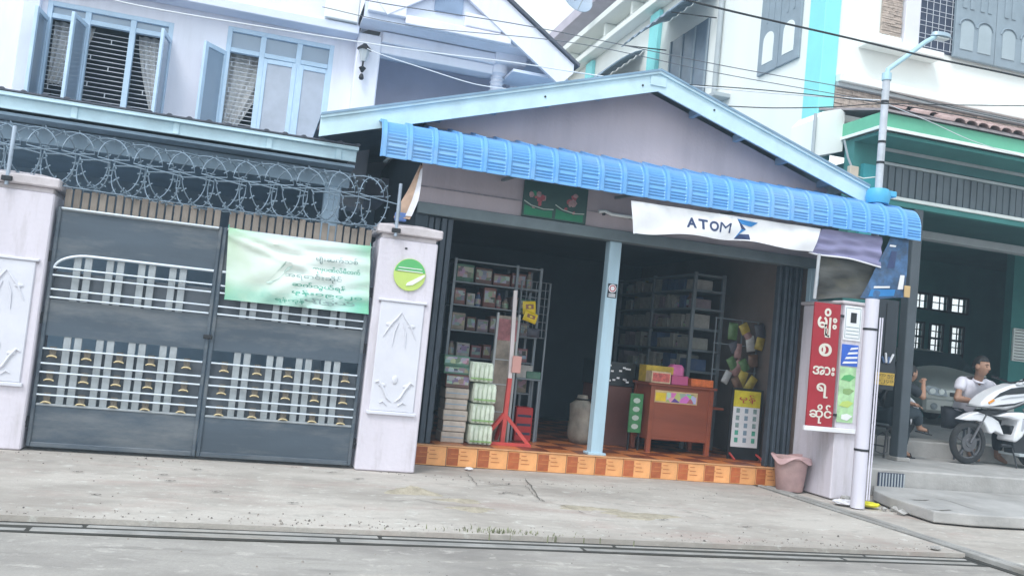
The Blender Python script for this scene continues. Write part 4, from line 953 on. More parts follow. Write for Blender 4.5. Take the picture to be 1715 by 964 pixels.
# small table behind the stand with red and green boxes
t = thing('side_table', 'small dark display table right of the red stand', 'table', (3.7, 11.0, FZ))
MB().box(3.28, 3.62, 10.7, 11.0, .98, 1.0, .004).build('table_top', M_RACK, t)
for xx in (3.30, 3.60):
    for yy in (10.72, 10.98): MB().box(xx-.012, xx+.012, yy-.012, yy+.012, FZ, .98).build('leg', M_RACK, t)
goods('white_box', 3.29, 3.5, 10.72, 10.9, 1.001, .16, 7, 'white box on the small display table', 'box', None, False)
goods('green_box', 3.42, 3.61, 10.705, 10.83, 1.001, .09, 3, 'green box at the front of the small display table', 'box', None, False)
t = thing('red_crate', 'red crate on the floor below the small display table', 'crate', (3.46, 10.8, FZ))
MB().box(3.34, 3.56, 10.71, 10.92, FZ+.001, FZ+.42, .01).build('crate_body', mat('crate_red', (.48, .03, .03), .5), t)
for k in range(3): MB().box(3.36, 3.54, 10.706, 10.7085, FZ+.08+.11*k, FZ+.11+.11*k).build('slot', M_ROOM, t)
# long rack along the right wall
RX0, RX1, RY0, RY1 = 5.95, 6.40, 11.3, 13.9
t = thing('long_rack', 'long steel goods rack running back along the right shop wall', 'rack', (6.2, 12.5, FZ))
for yy in (RY0, lerp(RY0, RY1, .5), RY1):
    for xx in (RX0, RX1): MB().box(xx-.025, xx+.025, yy-.025, yy+.025, FZ, 2.68, .003).build('upright', M_RACK, t)
RSH = [.55, .95, 1.30, 1.60, 1.90, 2.18, 2.44, 2.66]
for z in RSH: MB().box(RX0-.02, RX1+.02, RY0-.03, RY1+.03, z-.03, z, .003).build('shelf', M_RACK, t)
for si, z in enumerate(RSH[2:-1]):
    y = RY0+.04; nk_ = -1
    while y < RY1-.25:
        nk_ += 1
        if rg.random() < .35:
            r = rg.uniform(.03, .055); ci = rg.choice([1, 7, 6, 0, 8]); jar(RX0+.06, y+r, z+.001, r, rg.uniform(.11, .22), cmat(ci), '%s jar, %s from front on %s visible shelf of long rack' % (CN[ci], ORD[nk_], ['lowest', 'second', 'third', 'fourth', 'top'][si]), 'jar', 'jars on the long right rack'); y += 2*r+.008; continue
        wd = rg.uniform(.10, .24); h = rg.uniform(.13, .23); ci = rg.choice([1, 7, 7, 6, 0, 4, 1])
        goods('goods_box', RX0+.0, RX0+.3, y, y+wd-.008, z+.001, h, ci, '%s goods box, %s from front on %s visible shelf of long rack' % (CN[ci], ORD[nk_], ['lowest', 'second', 'third', 'fourth', 'top'][si]), 'box', 'boxes on the long right rack', False); y += wd
# counter desk
M_WOOD = mat('counter_wood', (.30, .075, .035), .45, var=.25, scale=3, streak='x', dirt=.3, dirtc=(.2, .06, .03), dscale=3)
CY = 10.5; CX0, CX1 = 5.02, 5.94; CZ = 1.10
t = thing('counter', 'red-brown wooden sales counter in the shop entrance', 'counter', ((CX0+CX1)/2, 10.7, FZ))
MB().box(CX0-.03, CX1+.03, CY-.03, CY+.55, CZ-.03, CZ, .006).build('counter_top', M_WOOD, t)
MB().box(CX0+.05, CX1-.05, CY+.02, CY+.045, FZ+.16, CZ-.03, .003).build('front_panel', M_WOOD, t)
for xx in (CX0+.02, CX1-.06):
    for yy in (CY, CY+.47): MB().box(xx, xx+.06, yy, yy+.06, FZ, CZ-.03, .004).build('leg', M_WOOD, t)
MB().box(CX0+.03, CX0+.05, CY+.06, CY+.46, FZ+.16, CZ-.03).build('side_panel', M_WOOD, t)
MB().box(CX1+.0, CX1+.22, CY+.1, CY+.5, .82, .85, .004).build('side_shelf', M_WOOD, t)
MB().box(CX0+.08, CX1-.08, CY+.005, CY+.0195, FZ+.17, FZ+.20, .003).build('lower_rail', M_WOOD, t)
a = PY(1097, 652, CY+.01); b = PY(1167, 680, CY+.01)
t = thing('counter_poster', 'small yellow and pink product poster on the counter front', 'poster', (a.x, CY, b.z))
MB().box(a.x, b.x, CY+.010, CY+.0185, b.z+.01, a.z-.0, .001).build('paper', mat('poster_cream', (.66, .48, .24), .5, var=.3, scale=6), t)
MP2 = M_PRINT.copy(); MP2.name = 'poster_print'
for nd in MP2.node_tree.nodes:
    if nd.type == 'HUE_SAT': nd.inputs['Value'].default_value = .85; nd.inputs['Saturation'].default_value = .9
    if nd.type == 'TEX_VORONOI': nd.inputs['Scale'].default_value = 11; nd.distance = 'EUCLIDEAN'
MB().box(lerp(a.x, b.x, .28), lerp(a.x, b.x, .97), CY+.007, CY+.0095, b.z+.025, a.z-.02).build('product_picture', MP2, t)
MB().box(lerp(a.x, b.x, .03), lerp(a.x, b.x, .26), CY+.007, CY+.0095, b.z+.03, a.z-.03).build('yellow_picture', M_YEL, t)
# goods on the counter
def cbox(x0, x1, h, m, label, y0=CY+.0, y1=CY+.18, m2=None):
    t = thing('counter_box', label, 'box', ((x0+x1)/2, (y0+y1)/2, CZ), 'boxes on the counter'); MB().box(x0, x1, y0, y1, CZ+.001, CZ+h, .005).build('box_body', m, t)
    if m2: MB().box(x0+.015, x1-.015, y0-.0025, y0-.0005, CZ+.02, CZ+h-.02).build('print', m2, t)
cbox(5.03, 5.30, .15, mat('cb_cream', (.72, .55, .36), .5, var=.2, scale=10), 'cream and red sweet box at the left of the counter', m2=mat('cb_red', (.55, .12, .10), .5, var=.5, scale=25))
cbox(5.32, 5.55, .12, mat('cb_mag', (.50, .09, .22), .5), 'magenta flat box in the middle of the counter')
cbox(5.60, 5.92, .10, mat('cb_orange', (.68, .16, .04), .5, var=.3, scale=16), 'orange-red box at the right end of the counter')
cbox(5.04, 5.45, .22, mat('cb_yel', (.60, .42, .05), .5, var=.3, scale=9), 'yellow tray behind the sweet box on the counter', CY+.2, CY+.42)
t = thing('pink_pack', 'bright pink round-shouldered pack standing on the counter', 'pack', (5.5, CY+.25, CZ))
MB().box(5.40, 5.60, CY+.2-.01, CY+.36, CZ+.121-.12, CZ+.26, .04).build('pack_body', mat('pack_pink', (.80, .20, .45), .4, var=.15, scale=12), t, smooth=True)
# green leaning signboard left of the counter
t = thing('leaning_board', 'green printed board leaning against the counter side', 'board', (4.9, 10.75, FZ))
MB().box(4.82, 5.0, 10.62, 10.64, FZ+.22, FZ+.72, .003).build('board_panel', mat('board_green', (.05, .22, .08), .5, var=.35, scale=12), t)
for xx in (4.84, 4.98): MB().bar((xx, 10.63, FZ), (xx, 10.63, FZ+.22), .02, .02).build('leg', M_DARKM, t)
mb = MB()
for k in range(4): mb.prism([(4.91+.05*math.cos(q/8*6.283), FZ+.3+k*.11+.035*math.sin(q/8*6.283)) for q in range(8)], 10.6165, 10.6195)
mb.build('print_mark', mat('print_pale', (.5, .58, .52)), t)
# dark glass case and stool left of the counter
t = thing('display_case', 'dark glass display case beside the counter', 'display case', (4.7, 11.0, FZ))
MB().box(4.50, 5.0, 11.0, 11.5, FZ, 1.0, .006).build('case_base', mat('case_brown', (.13, .05, .04), .5, var=.2), t)
MB().box(4.48, 5.02, 10.98, 11.52, 1.0, 1.32, .006).build('case_glass', mat('case_black', (.02, .025, .03), .15, var=.1), t)
rg2 = random.Random(4)
for k in range(14): xx, zz = 4.54+rg2.random()*.4, 1.03+rg2.random()*.24; MB().box(xx, xx+.04, 10.974, 10.9785, zz, zz+.022).build('price_tag', M_WB, t)
t = thing('tall_tin', 'tan tall tin standing on the dark display case', 'tin', (4.6, 11.1, 1.32))
MB().lathe([(.055, 1.321), (.06, 1.33), (.06, 1.55), (.05, 1.57)], (4.60, 11.1, 0), 16).build('tin_body', mat('tin_tan', (.45, .26, .10), .4, var=.2), t, smooth=True)
MB().lathe([(.052, 1.571), (.052, 1.595)], (4.60, 11.1, 0), 16).build('lid', mat('tin_lid', (.2, .1, .05), .4), t)
t = thing('white_sack', 'white woven sack standing behind the centre post', 'sack', (4.38, 11.0, FZ))
def sk_(u, v):
    a = u*2*math.pi; r = .16*(1+.12*math.sin(3*a)+.08*math.sin(9*v))*(.85+.3*math.sin(math.pi*v)**.6)*(1 if v < .9 else .55)
    return Vector((4.32+r*math.cos(a)*.8, 11.0+r*math.sin(a), FZ+.002+v*.62))
MB().add([sk_(k/16, j/10) for j in range(11) for k in range(16)], [(j*16+k, j*16+(k+1) % 16, (j+1)*16+(k+1) % 16, (j+1)*16+k) for j in range(10) for k in range(16)]+[tuple(range(15, -1, -1)), tuple(range(160, 176))]).build('sack_body', mat('sack_white', (.30, .27, .23), .8, var=.3, scale=6), t, smooth=True, sharp=70)
MB().tube([(4.32+.1*math.cos(k/12*6.28), 11.0+.1*math.sin(k/12*6.28), FZ+.57) for k in range(12)], .012, 6, closed=True).build('tie_string', M_DARKM, t)
# price standee on the right
t = thing('price_standee', 'yellow and white price standee on black stand inside the right jamb', 'standee', (6.4, 10.4, FZ))
a = PY(1234, 656, 10.4); b = PY(1272, 752, 10.4); x0_, x1_ = 6.17, 6.56; zt = 1.12; y_ = 10.38
MB().box(x0_-.03, x1_+.04, y_+.006, y_+.03, FZ+.0, zt+.02, .003).build('black_backing', M_DARKM, t)
MB().box(x0_, x1_, y_, y_+.005, zt-.22, zt-.01).build('yellow_header', mat('standee_yellow', (.74, .62, .05), .5, var=.2, scale=9), t)
MB().box(x0_, x1_, y_, y_+.005, FZ+.16, zt-.222).build('white_sheet', M_WB, t)
for r_ in range(5):
    for q in range(3):
        cx = x0_+.07+q*.125; zz = FZ+.22+r_*.095
        MB().box(cx-.025, cx+.025, y_-.003, y_-.0005, zz, zz+.06).build('phone_print', (M_INKG if r_ < 2 else M_INK) if q != 1 else M_CARP, t)
mb = MB(); put_text(mb, 'မုန့်', .1, lambda x, y: Vector(((x0_+x1_)/2+x, y_-.003, zt-.115+y)), fit=(.24, .11)); mb.build('header_print', mat('stand_red', (.5, .05, .05)), t)
for xx, s_ in ((x0_, -1), (x1_, 1)): MB().bar((xx, y_+.02, FZ+.08), (xx+.02*s_, y_-.16, FZ+.012), .02, .02).build('foot', M_RED, t)
# hanging snack strips
M_S = [mat('strip_brown', (.15, .08, .05), .45, var=.4, scale=12), mat('strip_green', (.09, .17, .06), .45, var=.3, scale=12), mat('strip_white', (.42, .42, .42), .45, var=.3, scale=12), mat('strip_pink', (.30, .17, .16), .5, var=.3, scale=12), mat('strip_ochre', (.42, .32, .05), .45, var=.4, scale=12), mat('strip_dark', (.07, .07, .09), .5)]
SN = ['brown', 'green', 'white', 'pink', 'yellow', 'dark']
rg3 = random.Random(21)
t = thing('snack_hanger', 'thin wire hanger stand carrying snack packets at the right jamb', 'hanger', (6.35, 10.75, FZ))
for xx in (6.02, 6.42, 6.66): MB().bar((xx, 10.75, FZ), (xx, 10.75, 2.05), .016, .016).build('hanger_post', M_RACK, t)
for zz in (1.35, 1.7, 2.04): MB().bar((6.0, 10.745, zz), (6.68, 10.745, zz), .014, .014).build('hanger_bar', M_RACK, t)
for r_ in range(4):
    for q in range(4):
        k = (1 if (r_ == 2 and q == 2) else 2 if (r_ == 1 and q == 2) else 4 if r_ == 0 and q == 1 else rg3.randrange(6))
        packet(1228+q*14-r_*3+rg3.uniform(-5, 5), 556+r_*27+rg3.uniform(-9, 9), 10.68-.012*rg3.random()*4, rg3.uniform(.09, .15), rg3.uniform(.14, .24), M_S[k], '%s snack packet, %s in the %s row of the hanger at the right jamb' % (SN[k], ['leftmost', 'second', 'third', 'rightmost'][q], ['top', 'second', 'third', 'bottom'][r_]), rg3.uniform(-.6, .6), 'snack packets at the right jamb')
# ================================================================== RIGHT HOUSE
M_RW = mat('right_house_white', (.84, .87, .84), .8, var=.04, scale=1, bump=.06, bscale=25, dirt=.15, dirtc=(.62, .68, .68), dscale=.6, streak=True)
M_CY = mat('right_house_cyan', (.26, .74, .76), .7, var=.06, scale=2)
M_SHUT = mat('shutter_grey', (.25, .31, .36), .55, var=.1, scale=5)
M_STONE = mat('stone_cladding', (.44, .36, .31), .9, var=.3, scale=14, bump=.5, bscale=40)
M_TEAL = mat('porch_teal', (.05, .22, .21), .75, var=.12, scale=2)
M_TEALD = mat('porch_dark_teal', (.05, .16, .165), .8, var=.15, scale=2)
M_GREEN = mat('fascia_green', (.13, .46, .30), .55, var=.08, scale=3)
M_GMOULD = mat('grey_moulding', (.40, .44, .46), .6, var=.1)
M_TRIM = mat('white_trim', (.80, .84, .82), .6, var=.04)
B = thing('right_house', 'white and cyan two-storey house with green porch, right of the shop', 'house', (10, 11.4, 0))
bx, by = 7.80, 11.42
def rb(x0, x1, y0, y1, z0, z1, m, name, b=0.): return MB().box(x0, x1, y0, y1, z0, z1, b).build(name, m, B)
rb(bx, 20, by, by+.2, 4.85, 10.2, M_RW, 'front_wall'); rb(bx, bx+.2, by+.2, 24, 0, 10.2, M_RW, 'side_wall')
rb(bx-.05, bx+.22, by-.05, by+.36, 4.6, 10.2, M_CY, 'corner_pilaster', .01)
for yy in (17.3, 21.2): rb(bx-.10, bx-.002, yy, yy+.45, 6.5, 8.9, M_CY, 'side_pilaster', .01)
rb(bx-.30, bx-.002, 13.9, 24, 8.95, 9.10, M_RW, 'side_cornice', .01); rb(bx-.45, bx-.002, 14.2, 24, 9.45, 9.62, M_RW, 'side_cornice', .01)
rb(bx-.55, bx-.002, 15, 24, 10.0, 10.3, mat('mauve_slab', (.52, .48, .56), .8, var=.1), 'roof_slab', .01)
for yy in (18.4, 20.0, 22.5): rb(bx-.28, bx-.003, yy, yy+.10, 9.12, 9.44, M_RW, 'bracket', .01)
# shutters on the side wall
def shutter(y0, y1, z0, z1, x, name):
    s_ = rb(x-.045, x-.002, y0, y1, z0, z1, M_SHUT, name, .006); n = 2; wd = (y1-y0)/n
    for k in range(n):
        a, b_ = y0+wd*k+.14, y0+wd*(k+1)-.14; c_ = (a+b_)/2
        pl = [(a, z0+.16), (b_, z0+.16)]+[(c_+(b_-a)/2*math.cos(q/8*math.pi), z0+.55+.14*math.sin(q/8*math.pi)) for q in range(9)]
        MB().prismx(pl, x-.052, x-.0455).build('arched_pane', M_TRIM, s_)
        for q in (-.12, .06): MB().box(x-.055, x-.0455, c_+q, c_+q+.05, z0+.85, z1-.1, .004).build('batten', M_SHUT, s_)
    MB().box(x-.06, x-.0455, (y0+y1)/2-.02, (y0+y1)/2+.02, z0, z1, .004).build('centre_stile', M_SHUT, s_)
shutter(12.02, 13.2, 6.32, 8.7, bx, 'shutter')
# side windows with sheet awnings
M_DWIN = mat('side_window_dark', (.12, .17, .24), .3, var=.2, scale=3)
def side_window(y0, y1, z0, z1, aw=True):
    s_ = rb(bx-.03, bx-.002, y0, y1, z0, z1, M_DWIN, 'side_window')
    for k in range(4): yy = lerp(y0, y1, k/3); MB().box(bx-.05, bx-.0305, yy-.03, yy+.03, z0, z1, .004).build('stile', M_SHUT, s_)
    if aw:
        m = mat('awning_slate', (.20, .26, .33), .6, var=.2, scale=6)
        a = MB(); n = 14
        def f(u, v):
            yy = lerp(y0-.3, y1+.3, u); return Vector((bx-.02-1.0*v, yy, z1+.55-.75*v**1.4+.02*math.sin(u*44)))
        a.sheet(lambda u, v: sheetfn(f, u, v), 44, 6, .015); a.build('sheet_awning', m, s_, smooth=True)
        for yy in (y0-.25, y1+.25): MB().tube([(bx-.02, yy, z1-.1), (bx-.95, yy, z1-.18)], .012, 6).build('awning_strut', M_DARKM, s_)
side_window(15.1, 16.7, 6.4, 8.0); side_window(18.4, 20.2, 6.6, 7.7)
MB().tube([(bx-.07, 14.6, 5.6), (bx-.07, 14.6, 8.2)], .05, 8).build('drain_pipe', M_GMOULD, B, smooth=True)
p0 = PX(1200, 170, bx); rb(bx-.32, bx-.002, p0.y-.5, p0.y+.35, p0.z-.06, p0.z+.02, M_GMOULD, 'concrete_hood', .01)
# front face: cornice, stone bands, pilaster, sills
rb(bx+.225, 20, by-.16, by-.002, 5.80, 5.92, M_TRIM, 'cornice', .01); rb(bx+.225, 20, by-.10, by-.002, 5.74, 5.797, M_GMOULD, 'cornice_bed', .006)
def stones(x0, x1, z0, z1, name):
    mb = MB(); rs = random.Random(int(x0*10)); z = z0
    while z < z1-.01:
        h = rs.uniform(.028, .05); x = x0
        while x < x1-.01:
            ln = min(rs.uniform(.10, .32), x1-x); mb.box(x, x+ln-.004, by-.03-rs.uniform(0, .025), by-.003, z, min(z+h-.004, z1), .003); x += ln
        z += h
    o = mb.build(name, M_STONE, B); stuff(o); return o
stones(bx+.23, 13, 5.38, 5.735, 'stone_band'); stones(8.76, 9.13, 6.70, 9.0, 'stone_panel')
rb(9.15, 9.42, by-.09, by-.002, 6.58, 10, mat('pilaster_lilac', (.70, .70, .76), .8, var=.05), 'pilaster', .01)
rb(8.40, 9.75, by-.28, by-.002, 6.42, 6.52, M_RW, 'sill_ledge', .01); rb(8.7, 9.14, by-.05, by-.002, 6.60, 6.695, M_TRIM, 'stone_sill', .005)
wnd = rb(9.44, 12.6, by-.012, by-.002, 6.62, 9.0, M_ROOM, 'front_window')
for k in range(6): xx = 9.46+.12*k; MB().tube([(xx, by-.03, 6.65), (xx, by-.03, 9.0)], .005, 6).build('grille_bar', M_GRILL, wnd)
for k in range(24):
    zz = 6.66+.1*k+(.03 if k % 2 else 0); MB().tube([(9.44, by-.035, zz), (10.1, by-.035, zz)], .0045, 6).build('grille_bar', M_GRILL, wnd)
for (xa, xb) in ((10.08, 10.86), (10.87, 11.75)):
    s_ = rb(xa, xb, by-.10, by-.04, 6.58, 9.2, M_SHUT, 'front_shutter', .008); c_ = (xa+xb)/2
    for cx in (lerp(xa, xb, .28), lerp(xa, xb, .72)):
        hw = .125
        pl = [(cx-hw, 6.72), (cx+hw, 6.72)]+[(cx+hw*math.cos(q/8*math.pi), 7.08+.10*math.sin(q/8*math.pi)) for q in range(9)]
        MB().prism(pl, by-.112, by-.1005).build('arched_panel', mat('shutter_pale', (.36, .43, .47), .5, var=.08), s_)
        MB().tube([(cx+(hw+.03)*math.cos(q/8*math.pi), by-.11, 7.10+.12*math.sin(q/8*math.pi)) for q in range(9)], .012, 6).build('panel_arch', M_SHUT, s_, smooth=True)
        for q in (-.07, .07): MB().box(cx+q-.04, cx+q+.04, by-.115, by-.1005, 7.38, 9.1, .006).build('batten', M_SHUT, s_)
# white stub where the porch roof meets the corner
MB().prism([(7.32, 4.45), (7.80, 4.60), (7.80, 5.16), (7.72, 5.20), (7.45, 5.12), (7.32, 4.98)], 10.78, 11.36).build('parapet_stub', M_RW, B)
MB().tube([(7.30, 10.75, 4.35), (7.30, 10.75, 5.05)], .025, 8).build('vent_pipe', M_GMOULD, B, smooth=True)
# porch roof
rb(7.80, 20, 9.98, 10.02, 4.79, 4.99, M_GREEN, 'fascia', .004); rb(7.78, 7.799, 9.98, 10.80, 4.79, 4.99, M_GREEN, 'fascia', .004)
rb(7.79, 20, 9.96, 9.979, 4.755, 4.80, M_TRIM, 'fascia_trim', .003); rb(7.76, 7.779, 9.96, 10.80, 4.755, 4.80, M_TRIM, 'fascia_trim', .003)
rb(7.82, 20, 10.03, by, 4.70, 4.75, M_TEAL, 'porch_soffit')
MB().prismx([(9.93, 4.995), (by-.06, 5.33), (by-.06, 5.36), (9.93, 5.025)], 7.76, 20).build('roof_deck', mat('roof_dusky', (.33, .29, .30), .8, var=.2, scale=5), B)
MB().prismx([(9.94, 5.0265), (by-.06, 5.60), (by-.06, 5.61), (9.94, 5.036)], 8.92, 20).build('tile_deck', mat('roof_dusky', (.33, .29, .30)), B)
M_RT = mat('roof_tile', (.42, .30, .28), .8, var=.2, scale=8, rnd=.22)
rt = None
for r_ in range(6):
    for k in range(19):
        xx = 9.0+k*.20+(.1 if r_ % 2 else 0)
        yy = 9.90+r_*.245; zz = 5.045+(yy-9.93)*.40
        loc = Vector((xx, yy, zz))-B.location
        if rt is None:
            mb = MB(); V = []
            for j in range(2):
                for q in range(7): a = math.pi*q/6; V.append((-.095*math.cos(a), .28*j, .05*math.sin(a)*(1.15 if j == 0 else .9)+.112*j+.012*(j == 0)))
            n7 = len(V); V += [(x, y, z-.014) for x, y, z in V]
            Fs = [(q, q+1, 7+q+1, 7+q) for q in range(6)]+[(n7+q, n7+7+q, n7+7+q+1, n7+q+1) for q in range(6)]+[(q, n7+q, n7+q+1, q+1) for q in range(6)]+[(7+q, 8+q, n7+8+q, n7+7+q) for q in range(6)]+[(0, 7, n7+7, n7), (6, n7+6, n7+13, 13)]
            rt = mb.add(V, Fs).build('clay_tile', M_RT, None, smooth=True); rt.parent = B; rt.location = loc
        else: share('clay_tile', rt, loc, B)
rb(6.95, 7.798, 11.37, 11.5, 2.5, 4.62, mat('pale_slate', (.42, .52, .62), .8, var=.1), 'infill_wall')
# porch beam zone above the carport opening
rb(8.30, 20, 10.58, 10.70, 4.52, 4.70, M_TEALD, 'porch_beam'); rb(8.28, 20, 10.54, 10.579, 4.655, 4.70, M_GMOULD, 'moulding', .004); rb(8.28, 20, 10.54, 10.579, 4.46, 4.50, M_GMOULD, 'moulding', .004)
rb(8.29, 20, 10.59, 10.66, 4.03, 4.46, mat('pleat_grey', (.12, .145, .165), .7, var=.15), 'valance_board')
mb = MB()
x = 8.32
while x < 13: mb.prism([(x, 4.03), (x+.09, 4.03), (x+.09, 4.455), (x, 4.455)], 10.565+.012*((int(x*11)) % 2), 10.5895); x += .12
mb.build('pleat', mat('pleat_grey', (.12, .145, .165)), B)
rb(8.28, 20, 10.52, 10.579, 3.98, 4.028, M_TRIM, 'moulding', .004); rb(8.30, 20, 10.55, 10.66, 3.90, 3.978, M_TEAL, 'lower_beam', .004)
rb(8.4, 22, 11.6, 11.8, 3.72, 3.84, M_GMOULD, 'inner_beam', .004)
rb(8.0, 24, 10.7, 17.5, 4.42, 4.5, M_TEALD, 'carport_ceiling')
rb(bx+.02, 8.27, 10.55, 10.75, .34, 4.70, M_TEAL, 'porch_jamb'); rb(7.95, 8.25, 10.48, 10.549, 3.4, 4.4, mat('teal_bright', (.04, .30, .34), .7), 'jamb_panel')
# carport floor levels
M_PLAT = mat('platform_concrete', (.40, .385, .37), .9, var=.2, scale=2, bump=.3, bscale=30, dirt=.6, dirtc=(.27, .25, .23), dscale=1.5)
rb(7.45, 24, 9.43, 11.46, -.15, .335, M_PLAT, 'lower_platform', .02)
rb(7.45, 24, 11.462, 12.2, -.15, .57, M_PLAT, 'upper_step', .015)
MB().prismx([(12.2, -.1), (12.2, .569), (13.3, .75), (17.5, .75), (17.5, -.1)], 7.95, 24).build('carport_floor', mat('garage_floor', (.22, .22, .22), .8, var=.2, scale=2), B)
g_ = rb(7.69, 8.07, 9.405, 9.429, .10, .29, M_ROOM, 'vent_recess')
for k in range(9): xx = 7.70+k*.044; MB().box(xx, xx+.016, 9.395, 9.4045, .105, .285).build('vent_bar', M_GMOULD, g_)
# back wall with glazed openings
def back_wall():
    holes = [(14.85, 15.30, 3.28, 3.60), (15.42, 15.87, 3.28, 3.60), (15.98, 16.43, 3.28, 3.60), (17.75, 18.1, 3.4, 3.75)]
    for cx in (15.05, 15.6, 16.2): holes += [(cx-.16, cx+.16, z, z+.30) for z in (1.95, 2.28, 2.61)]
    holes += [(17.75, 18.0, z, z+.33) for z in (1.9, 2.3, 2.7)]
    xs = sorted({7.95, 24.0}|{h[0] for h in holes}|{h[1] for h in holes}); zs = sorted({0., 4.45}|{h[2] for h in holes}|{h[3] for h in holes}); mb = MB()
    for i in range(len(xs)-1):
        for j in range(len(zs)-1):
            cx, cz = (xs[i]+xs[i+1])/2, (zs[j]+zs[j+1])/2
            if any(h[0] < cx < h[1] and h[2] < cz < h[3] for h in holes): continue
            mb.add([(xs[i], 17.5, zs[j]), (xs[i+1], 17.5, zs[j]), (xs[i+1], 17.5, zs[j+1]), (xs[i], 17.5, zs[j+1]), (xs[i], 17.6, zs[j]), (xs[i+1], 17.6, zs[j]), (xs[i+1], 17.6, zs[j+1]), (xs[i], 17.6, zs[j+1])], [(0, 1, 2, 3), (7, 6, 5, 4)])
    wl = mb.build('back_wall', mat('back_wall_teal', (.06, .22, .22), .8, var=.12, scale=2), B)
    for h in holes:
        f = MB(); ring_frame(f, h[0]-.04, h[1]+.04, h[2]-.04, h[3]+.04, 17.44, 17.499, .04); fo = f.build('window_frame', mat('frame_black', (.02, .03, .035), .6), wl)
        mb = MB(); cx = (h[0]+h[1])/2; mb.box(cx-.012, cx+.012, 17.47, 17.49, h[2], h[3]); zc = (h[2]+h[3])/2; mb.box(h[0], h[1], 17.465, 17.4695, zc-.012, zc+.012); mb.build('glazing_bar', mat('frame_black', (.02, .03, .035)), fo)
        MB().box(h[0], h[1], 17.50, 17.505, h[2], h[3]).build('pane', mat('pale_pane', (.85, .9, .9), .1, var=0, trans=1., spec=.3), fo)
back_wall()
q = PY(1692, 560, 14.6)
rb(q.x, 24, 14.6, 14.8, .6, 4.42, mat('teal_mid', (.03, .20, .19), .75, var=.1), 'inner_wall')
q0 = PY(1696, 549, 14.59); q1 = PY(1715, 606, 14.59)
lv = rb(q0.x, q0.x+.9, 14.55, 14.598, q1.z, q0.z, M_TRIM, 'louvre_frame', .005)
for k in range(11): zz = lerp(q1.z, q0.z, (k+.5)/11); MB().box(q0.x+.03, q0.x+.87, 14.53, 14.549, zz-.006, zz+.006).build('louvre_shade_bar', M_DARKM, lv)  # solid dark bars painted as the shade between louvres
# meter box and conduit on the porch jamb
c = PY(1431, 290, 10.40); t = thing('meter_box', 'small tan meter box on the teal porch jamb', 'meter box', (c.x, 10.45, c.z))
MB().box(c.x-.07, c.x+.07, 10.40, 10.475, c.z-.10, c.z+.10, .008).build('box_shell', mat('meter_tan', (.55, .47, .38), .6), t)
MB().tube([(c.x-.02, 10.45, c.z+.1), (c.x-.08, 10.46, c.z+.22), (c.x-.16, 10.46, c.z+.45)], .015, 6).build('conduit', M_GMOULD, t, smooth=True)
MB().tube([(c.x+.05, 10.44, c.z-.02), (c.x+.15, 10.4, c.z-.05), (c.x+.3, 10.3, c.z-.02)], .008, 6).build('cable', M_TRIM, t, smooth=True)
# dark porch post
t = thing('porch_post', 'slim dark grey porch post in front of the seated person', 'post', (8.98, 10.62, .335))
MB().box(8.90, 9.06, 10.54, 10.70, .335, 3.9, .01).build('shaft', mat('post_slate', (.075, .09, .105), .6, var=.15), t); MB().box(8.87, 9.09, 10.51, 10.73, .335, .39, .008).build('base', M_PLAT, t)
# slab over the drain at the kerb
t = thing('drain_slab', 'broken grey concrete slab lying below the platform step', 'slab', (8, 8.5, 0))
pl = [(7.02, 7.72), (7.45, 7.62), (11, 7.55), (11, 9.40), (7.62, 9.40), (7.30, 9.0), (7.12, 8.5)]
MB().prismz(pl, .005, .125).build('slab', M_PLAT, t, bevel=.015)
for p_ in ([(1510, 832), (1530, 836), (1548, 837), (1556, 836)], [(1552, 850), (1575, 854), (1592, 853), (1605, 856)], [(1565, 833), (1590, 838), (1620, 848), (1645, 856)]):
    P = [G(*k, .128) for k in p_]; mb = MB(); V = []
    for k, p in enumerate(P): w_ = .02 if 0 < k < 3 else .006; V += [p+Vector((0, w_, 0)), p-Vector((0, w_, 0))]
    mb.add(V, [(2*k, 2*k+1, 2*k+3, 2*k+2) for k in range(3)]); mb.build('crack', M_CRACK, t)
rs = random.Random(9)
for k in range(9):
    p = Vector((rs.uniform(6.75, 7.2), rs.uniform(7.9, 9.2), 0)); r = rs.uniform(.03, .075)
    mb = MB().ball((p.x, p.y, r*.3), (r, r*rs.uniform(.6, 1), r*.4), 6, 4)
    for v in mb.v: v += Vector((rs.uniform(-1, 1), rs.uniform(-1, 1), rs.uniform(-1, 1)))*r*.3
    tag(mb.build('rubble', M_PLAT), 'grey rubble piece between drain and broken slab', 'rubble', 'rubble beside the drain')
# ================================================================== SIGN PILLAR, SIGNS, POLE
t = thing('sign_pillar', 'pale boundary pillar carrying the red sign, right of the shop', 'pillar', (6.85, 9.3, 0))
MB().box(6.66, 7.0, 8.94, 9.74, 0, 2.26, .012).build('shaft', M_PIL, t); MB().box(6.63, 7.03, 8.92, 9.77, 2.26, 2.30, .01).build('cap', M_CAP, t)
t = thing('red_sign', 'tall red signboard with white script on the boundary pillar', 'sign', (6.43, 8.93, .8))
xa, xb, za, zb = 6.25, 6.60, .82, 2.24; ys = 8.915
MB().box(xa, xb, ys, ys+.03, za, zb, .004).build('board', mat('sign_red', (.36, .018, .03), .45, var=.12, scale=3), t)
MB().box(xa-.03, 6.98, ys-.02, ys+.02, za-.055, za-.002, .004).build('ledge', M_WB, t)
for z0 in (.95, 2.1): MB().box(xb, 6.659, ys+.01, ys+.025, z0, z0+.03).build('bracket', M_DARKM, t)
M_CRM = mat('letter_cream', (.70, .66, .58), .5, var=.08)
